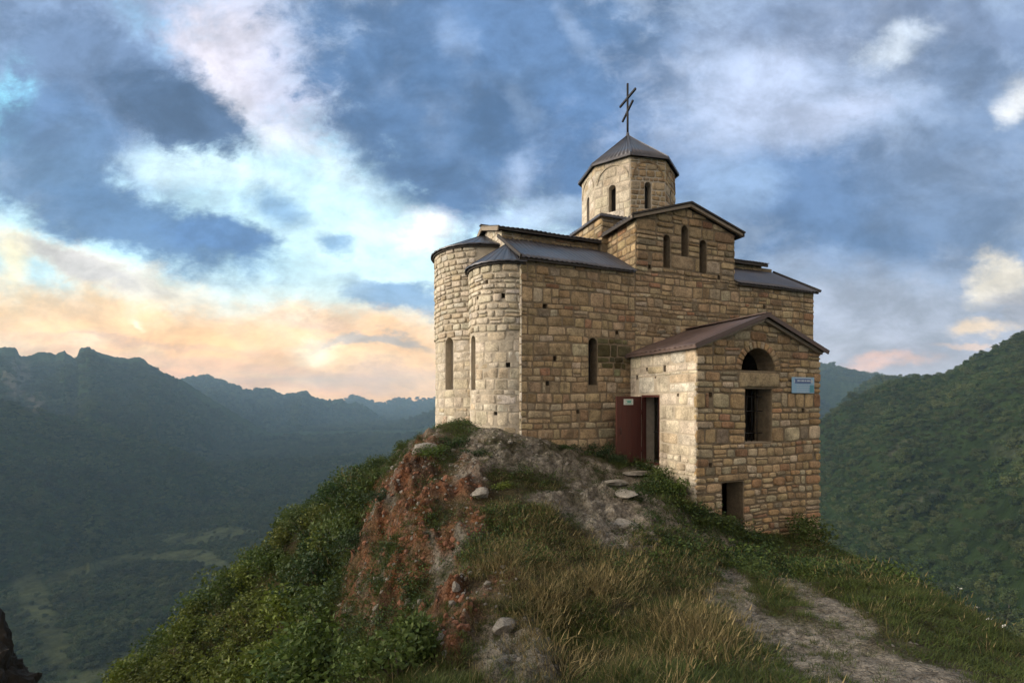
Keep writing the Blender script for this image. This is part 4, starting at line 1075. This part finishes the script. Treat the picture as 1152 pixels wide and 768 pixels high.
fa=np.concatenate(az_l); fr=np.concatenate(r_l); fx,fy=fr*np.sin(fa),fr*np.cos(fa); fz=sheet_z(fa,fr)
f1,f2=clearings(fx,fy,fz); kp=(rf.uniform(size=len(fa))>np.maximum(f1*.93,f2*.85))&(fy>10)

for (ca,cz,rc),m1,m2 in (RIDGES[0],RIDGES[2]):       # bare rocky crests
    kp&=~((np.abs(fr-rc)<130)&(fz>np.interp(fa,ca,cz)-55))
dens=fbm(fx/70,fy/70,0,3,44); kp&=rf.uniform(size=len(fa))<np.clip(1.0+dens*.9,.35,1)
fpx=XC+F*fx/np.maximum(fy,1); fpy=HZ-F*fz/np.maximum(fy,1)
fx,fy,fz,fr,fpx,fpy=fx[kp],fy[kp],fz[kp],fr[kp],fpx[kp],fpy[kp]
fs=np.maximum(5.0,fr*.0066)*rf.choice([.4,.55,.7,.85,1.15],len(fx))*rf.uniform(.8,1.1,len(fx))*(.85+.25*fbm(fx/25,fy/25,0,2,45))
# nearest trees of the gorge on the right are things of their own
vis=np.where((fpx>930)&(fpx<1160)&(fpy>520)&(fpy<760))[0]; vis=vis[np.argsort(fr[vis])][:130]
solo=np.zeros(len(fx),bool); solo[vis]=True
i4=rf.integers(0,4,len(fx)); rz=rf.uniform(0,6.28,len(fx))
q=~solo; hf=rf.uniform(.75,1.1,len(fx))
scatter('forest',np.c_[fx,fy,fz-.15*fs][q],np.c_[fs,fs,fs*hf][q],rz[q],i4[q],ck,'dense green forest covering the mountain slopes and valley','forest')
def trunk(r):
    B=MB(); B.tube([(0,0,-.5),(.02,.01,.25),(.0,.03,.6),(.05,.0,1.0)],[.07,.055,.04,.015],7)
    for k in range(5):
        a=k*1.3+r.uniform(0,.5); z=.3+.12*k; B.tube([(0,0,z),(.25*math.cos(a),.25*math.sin(a),z+.2),(.5*math.cos(a),.5*math.sin(a),z+.3)],[.03,.02,.006],5)
    return B.mesh('trunk')
tm=trunk(rf); tm.materials.append(M_BARK)
tp=[]
for k,i in enumerate(vis):
    j=int(i4[i])
    t0=empty('broadleaf_tree'); tag(t0,'dark broadleaf tree among the crowns filling the gorge right of the porch','tree','trees filling the gorge on the right')
    for nm,me in (('crown',ck[j][0]),('trunk',tm)):
        c=bpy.data.objects.new(nm,me); COL.objects.link(c); c.parent=t0
    t0.location=(fx[i],fy[i],fz[i]-.1*fs[i]); t0.rotation_euler=(0,0,rz[i]); t0.scale=(fs[i],fs[i],fs[i]*hf[i])
# white wildflowers at the right edge
for i,(px,py) in enumerate([(1098,690),(1104,684),(1055,655),(1112,706),(1128,722),(1080,676)]):
    x,y,z=ground_at(px,py+14); w0=empty('wildflower',(x,y,z)); tag(w0,'small white wildflower on a thin stem at the right edge of the grassy hilltop','flower','white wildflowers at the right edge')
    h=.22+.05*(i%3); B=MB(); B.tube([(0,0,-.03),(.01,.0,h*.6),(.02,.01,h)],[.004,.003,.002],5); B.build('stem',M_GRASS,w0)
    B=MB(); r=np.random.default_rng(i); P=np.c_[r.normal(.02,.012,12),r.normal(.01,.012,12),r.normal(h,.008,12)]; leaves(B,P,.010,r,.6,None,1.2); B.build('flower_head',M_FLOWER,w0)

# ================================================================ sign on the porch
sg=empty('information_sign',W(7.27,pt-.075,.42),ROT); tag(sg,'small pale blue information board fixed to the porch wall right of the window','sign')
mS,tS,bS=newmat('sign blue'); bS.inputs['Base Color'].default_value=(.27,.47,.66,1); bS.inputs['Roughness'].default_value=.45
mS2,tS,bS=newmat('sign dark blue'); bS.inputs['Base Color'].default_value=(.10,.17,.36,1)
mS3,tS,bS=newmat('sign white'); bS.inputs['Base Color'].default_value=(.52,.60,.68,1)
mS4,tS,bS=newmat('sign teal'); bS.inputs['Base Color'].default_value=(.09,.30,.40,1)
B=MB(); B.box((0,0,0),(.86,.02,.44)); B.build('board',mS,sg)
B=MB(); B.box((-.02,-.0125,.11),(.62,.004,.13),mat=0); B.box((.33,-.0125,-.10),(.16,.004,.20),mat=1); B.build('panel',[mS2,mS4],sg)
B=MB(); rr=random.Random(4)
B.box((0,-.0125,.195),(.6,.003,.02))
x=-.24
for wd in (.09,.02,.11,.06,.12):
    B.box((x+wd/2,-.0155,.12),(wd,.003,.04)); x+=wd+.022
for z in (-.0,-.05,-.10,-.15,-.19):
    x=-.26
    while x<.2:
        wd=rr.uniform(.04,.11); B.box((x+wd/2,-.0125,z),(min(wd,.23-x+.02),.003,.013)); x+=wd+.015
B.box((-.33,-.0125,.11),(.07,.003,.06))
for k in range(4):
    B.box((.32,-.0165,.11),(.10,.003,.022),M=Matrix.Rotation(k*math.pi/4,3,'Y'))
B.build('lettering',mS3,sg)

# ================================================================ sky, sun, air
SUN_AZ,SUN_EL=R(-98),R(12)
sd=bpy.data.lights.new('sun','SUN'); sd.energy=4.4; sd.angle=R(40); sd.color=(1.0,.86,.68); so=bpy.data.objects.new('sun',sd); COL.objects.link(so)
dirv=Vector((math.sin(SUN_AZ)*math.cos(SUN_EL),math.cos(SUN_AZ)*math.cos(SUN_EL),math.sin(SUN_EL)))
so.rotation_euler=dirv.to_track_quat('Z','Y').to_euler(); so.location=(-30,10,40)
wd=bpy.data.worlds.new('World'); SC.world=wd; wd.use_nodes=True; nt=wd.node_tree; t=NT(nt)
bg=nt.nodes['Background']; out=nt.nodes['World Output']
sky=t.n('ShaderNodeTexSky'); sky.sky_type='NISHITA'; sky.sun_disc=False; sky.sun_elevation=SUN_EL; sky.sun_rotation=SUN_AZ; sky.air_density=1.2; sky.dust_density=2.5
t.l(sky.outputs[0],bg.inputs[0]); bg.inputs[1].default_value=.06
gen=t.n('ShaderNodeTexCoord').outputs['Generated']
sp=t.n('ShaderNodeSeparateXYZ'); t.l(gen,sp.inputs[0]); X,Y,Z=sp.outputs
yc=t.math('MAXIMUM',Y,.08); A=t.math('DIVIDE',X,yc); Bv=t.math('DIVIDE',Z,yc)
zc=t.math('ADD',t.math('MAXIMUM',Z,0),.22)
cb=t.n('ShaderNodeCombineXYZ'); t.l(t.math('DIVIDE',X,zc),cb.inputs[0]); t.l(t.math('DIVIDE',Y,zc),cb.inputs[1]); cp=cb.outputs[0]      # point on the cloud layer
cq=t.n('ShaderNodeCombineXYZ'); t.l(t.math('MULTIPLY',A,.8),cq.inputs[0]); t.l(t.math('MULTIPLY',t.math('POWER',t.math('MAXIMUM',Bv,.001),.8),1.25),cq.inputs[1]); cq=cq.outputs[0]   # the same clouds, unrolled ahead
nA=t.noise(cq,2.6,10,.62,out=1); nB=t.noise(cq,5.0,12,.64,dist=.15); nC=t.noise(cq,2.2,10,.62,dist=.3); nD=t.noise(cq,6.5,12,.66,dist=.2)
cb=t.n('ShaderNodeCombineXYZ'); t.l(A,cb.inputs[0]); t.l(Bv,cb.inputs[1])
wp=t.vmath('ADD',cb.outputs[0],t.vmath('MULTIPLY',t.vmath('SUBTRACT',nA,(.5,.5,.5)),(.32,.24,0)))
nE=t.noise(cq,17.0,8,.7,dist=.4)
ds=t.math('ADD',t.math('MULTIPLY',t.math('SUBTRACT',nB,.5),1.7),t.math('MULTIPLY',t.math('SUBTRACT',nE,.5),.95))
def lay(col,px,py,rx,ry,rot,color,alpha=1.0,soft=.45,ns=1.0):
    mp=t.n('ShaderNodeMapping',vector_type='TEXTURE'); t.l(wp,mp.inputs['Vector'])
    mp.inputs['Location'].default_value=((px-XC)/F,(HZ-py)/F,0); mp.inputs['Rotation'].default_value=(0,0,R(-rot)); mp.inputs['Scale'].default_value=(rx/F,ry/F,1)
    d=t.math('ADD',t.vmath('LENGTH',mp.outputs[0]),t.math('MULTIPLY',ds,ns))
    g=color[0]*.3+color[1]*.55+color[2]*.15; color=[c*.9+g*.1 for c in color]
    return t.mix(t.ramp(d,1-soft*1.15,1+soft*.75,alpha,0),col,srgb(*color))
col=t.mix(t.ramp(Bv,.0,.32),srgb(250,218,172),srgb(206,240,250))
col=t.mix(t.ramp(Bv,.3,.9),col,srgb(150,200,235))
rt=t.ramp(A,-.1,.5); col=t.mix(rt,col,t.mix(t.ramp(Bv,.02,.25),srgb(190,186,196),srgb(150,168,194)))
LAYERS=[
 # px py rx ry rot colour alpha soft noise
 (600,40,640,210,8,(158,178,208),.95,.5,1),
 (20,60,260,150,30,(136,160,196),.9,.5,1),
 (285,70,70,120,-30,(208,208,226),.85,.6,1),
 (255,60,40,60,-30,(226,220,230),.75,.7,1.2),
 (345,165,110,20,38,(228,230,240),.7,.8,1.2),
 (600,90,270,160,28,(98,130,170),1,.32,1),
 (490,140,130,115,40,(92,126,168),.95,.35,1),
 (700,170,130,90,10,(96,132,178),.85,.5,1),
 (560,30,160,60,10,(104,138,182),.8,.6,1),
 (880,110,180,110,-10,(172,188,216),.95,.5,1),
 (1000,25,220,55,5,(122,142,174),.9,.5,1),
 (960,235,200,75,8,(98,130,172),.95,.45,1),
 (1090,180,120,110,0,(118,142,176),.9,.5,1),
 (800,215,60,40,-30,(150,178,214),.8,.6,1),
 (870,90,80,46,-30,(190,204,232),.85,.7,1.2),
 (1010,46,48,17,-20,(222,234,248),.95,.7,1.3),
 (960,115,70,26,-15,(186,198,224),.8,.7,1.2),
 (1134,116,22,22,0,(226,228,230),.9,.7,1.2),
 (1075,75,60,30,20,(112,134,166),.8,.5,1),
 (15,110,30,74,12,(150,226,250),.95,.4,1),
 (330,225,170,62,28,(206,240,250),.85,.6,.7),
 (230,190,110,26,10,(214,240,248),.8,.6,.8),
 (400,290,110,46,12,(212,240,246),.75,.6,.7),
 (110,80,150,62,22,(112,138,174),.98,.35,1),
 (195,118,100,40,16,(88,116,152),.98,.3,.9),
 (60,150,80,44,40,(104,138,180),.95,.4,1),
 (45,205,120,58,24,(104,138,176),.98,.35,.9),
 (170,262,130,36,22,(100,138,180),.98,.4,.8),
 (230,275,60,20,12,(98,140,190),.9,.4,.8),
 (304,238,36,28,5,(140,180,216),.9,.6,.8),
 (370,278,30,13,12,(134,174,210),.9,.6,.7),
 (446,342,60,16,8,(134,170,206),.95,.4,.9),
 (405,330,26,14,30,(160,190,216),.6,.6,1),
 (480,260,36,24,-15,(255,255,255),.95,.7,1),
 (600,240,80,16,-5,(190,214,240),.7,.7,1),
 (592,200,16,40,12,(190,208,236),.5,.9,1.3),
 (585,125,14,30,-8,(166,190,222),.35,.9,1.3),
 (505,45,16,44,-20,(160,182,214),.45,.9,1.3),
 (655,30,14,40,-25,(166,186,216),.45,.9,1.3),
 (130,312,220,18,14,(250,236,208),.75,.6,1.1),
 (90,302,100,13,14,(198,194,196),.75,.6,1),
 (230,375,320,28,3,(248,200,146),.85,.7,1),
 (90,350,180,26,8,(252,212,156),.8,.7,1),
 (200,405,300,10,3,(226,184,158),.55,.7,1),
 (150,382,120,5,3,(206,176,164),.5,.8,1),
 (180,425,320,12,4,(240,186,146),.75,.8,1),
 (370,393,26,12,0,(255,250,228),1,.8,1),
 (166,362,16,5,20,(255,248,220),.95,.8,1),
 (430,425,90,16,0,(190,172,168),.6,.6,.8),
 (425,388,60,7,4,(160,174,190),.75,.6,.9),
 (365,370,40,6,8,(206,188,178),.6,.7,1),
 (14,300,24,40,10,(255,244,206),.9,.8,1),
 (1040,350,200,56,0,(168,176,194),.85,.6,1),
 (960,395,60,18,0,(172,180,196),.6,.6,1),
 (995,412,52,8,-3,(238,196,178),.9,.7,1.2),
 (1125,318,34,28,-25,(240,230,212),.95,.6,1.3),
 (1150,345,40,22,10,(150,150,160),.7,.6,1),
 (1095,366,38,9,-8,(240,216,186),.9,.7,1.3),
 (1080,388,40,4,-3,(236,204,180),.7,.7,1.2),
]
for q in LAYERS: col=lay(col,*q)
# fine structure of the cloud
col=t.mix(t.ramp(nC,.50,.78,0,.35),col,srgb(214,222,236))
col=t.mix(1.0,col,t.ramp(nD,.32,.68,.76,1.18),'MULTIPLY')
gm=t.n('ShaderNodeGamma'); t.l(col,gm.inputs[0]); gm.inputs[1].default_value=1.13; col=gm.outputs[0]
hs=t.n('ShaderNodeHueSaturation'); hs.inputs['Saturation'].default_value=1.0; t.l(col,hs.inputs['Color']); col=hs.outputs[0]
col=t.mix(1.0,col,t.mix(t.ramp(Bv,.03,.28),t.mix(t.ramp(A,-.2,.5),(1.42,1.16,.90,1),(1.2,1.14,1.1,1)),(1,1,1,1)),'MULTIPLY')
# the modelled part of the sky lies ahead; the unseen rest is a warm bright fill added to light the south walls
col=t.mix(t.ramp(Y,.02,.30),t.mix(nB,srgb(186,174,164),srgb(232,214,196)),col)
col=t.mix(t.ramp(Z,-.12,-.02),srgb(70,85,80),col)
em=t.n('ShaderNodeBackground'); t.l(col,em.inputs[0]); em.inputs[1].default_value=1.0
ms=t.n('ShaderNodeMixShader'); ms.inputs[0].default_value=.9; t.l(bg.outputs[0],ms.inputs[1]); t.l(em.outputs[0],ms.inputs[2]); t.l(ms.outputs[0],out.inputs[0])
wd.cycles.sampling_method='MANUAL'; wd.cycles.sample_map_resolution=1024
# air
HTOP=float(SZ[RR<5400].max())+25
me=bpy.data.meshes.new('haze'); v=[(x,y,z) for z in (-330,HTOP) for y in (-5600,5600) for x in (-5600,5600)]
me.from_pydata(v,[],[(0,2,3,1),(4,5,7,6),(0,1,5,4),(2,6,7,3),(0,4,6,2),(1,3,7,5)]); hzo=bpy.data.objects.new('haze',me); COL.objects.link(hzo); tag(hzo,'thin blue evening haze lying in the valley','haze',None,'stuff')
mh=bpy.data.materials.new('air'); mh.use_nodes=True; nt2=mh.node_tree; nt2.nodes.clear(); pv=nt2.nodes.new('ShaderNodeVolumePrincipled'); mo=nt2.nodes.new('ShaderNodeOutputMaterial')
pv.inputs['Color'].default_value=(.48,.75,1.0,1); pv.inputs['Density'].default_value=1.5e-4; pv.inputs['Anisotropy'].default_value=.1; nt2.links.new(pv.outputs[0],mo.inputs['Volume']); me.materials.append(mh)

# ================================================================ render settings
SC.render.engine='CYCLES'
SC.view_settings.view_transform='Standard'; SC.view_settings.look='None'; SC.view_settings.exposure=.55; SC.view_settings.gamma=1; SC.view_settings.use_curve_mapping=False
cy=SC.cycles; cy.max_bounces=4; cy.diffuse_bounces=2; cy.glossy_bounces=2; cy.transmission_bounces=2; cy.transparent_max_bounces=6; cy.volume_bounces=0
cy.use_denoising=True; cy.use_adaptive_sampling=True; cy.adaptive_threshold=.02
try: cy.denoiser='OPENIMAGEDENOISE'; cy.denoising_input_passes='RGB_ALBEDO_NORMAL'
except Exception: pass
cy.sample_clamp_indirect=5
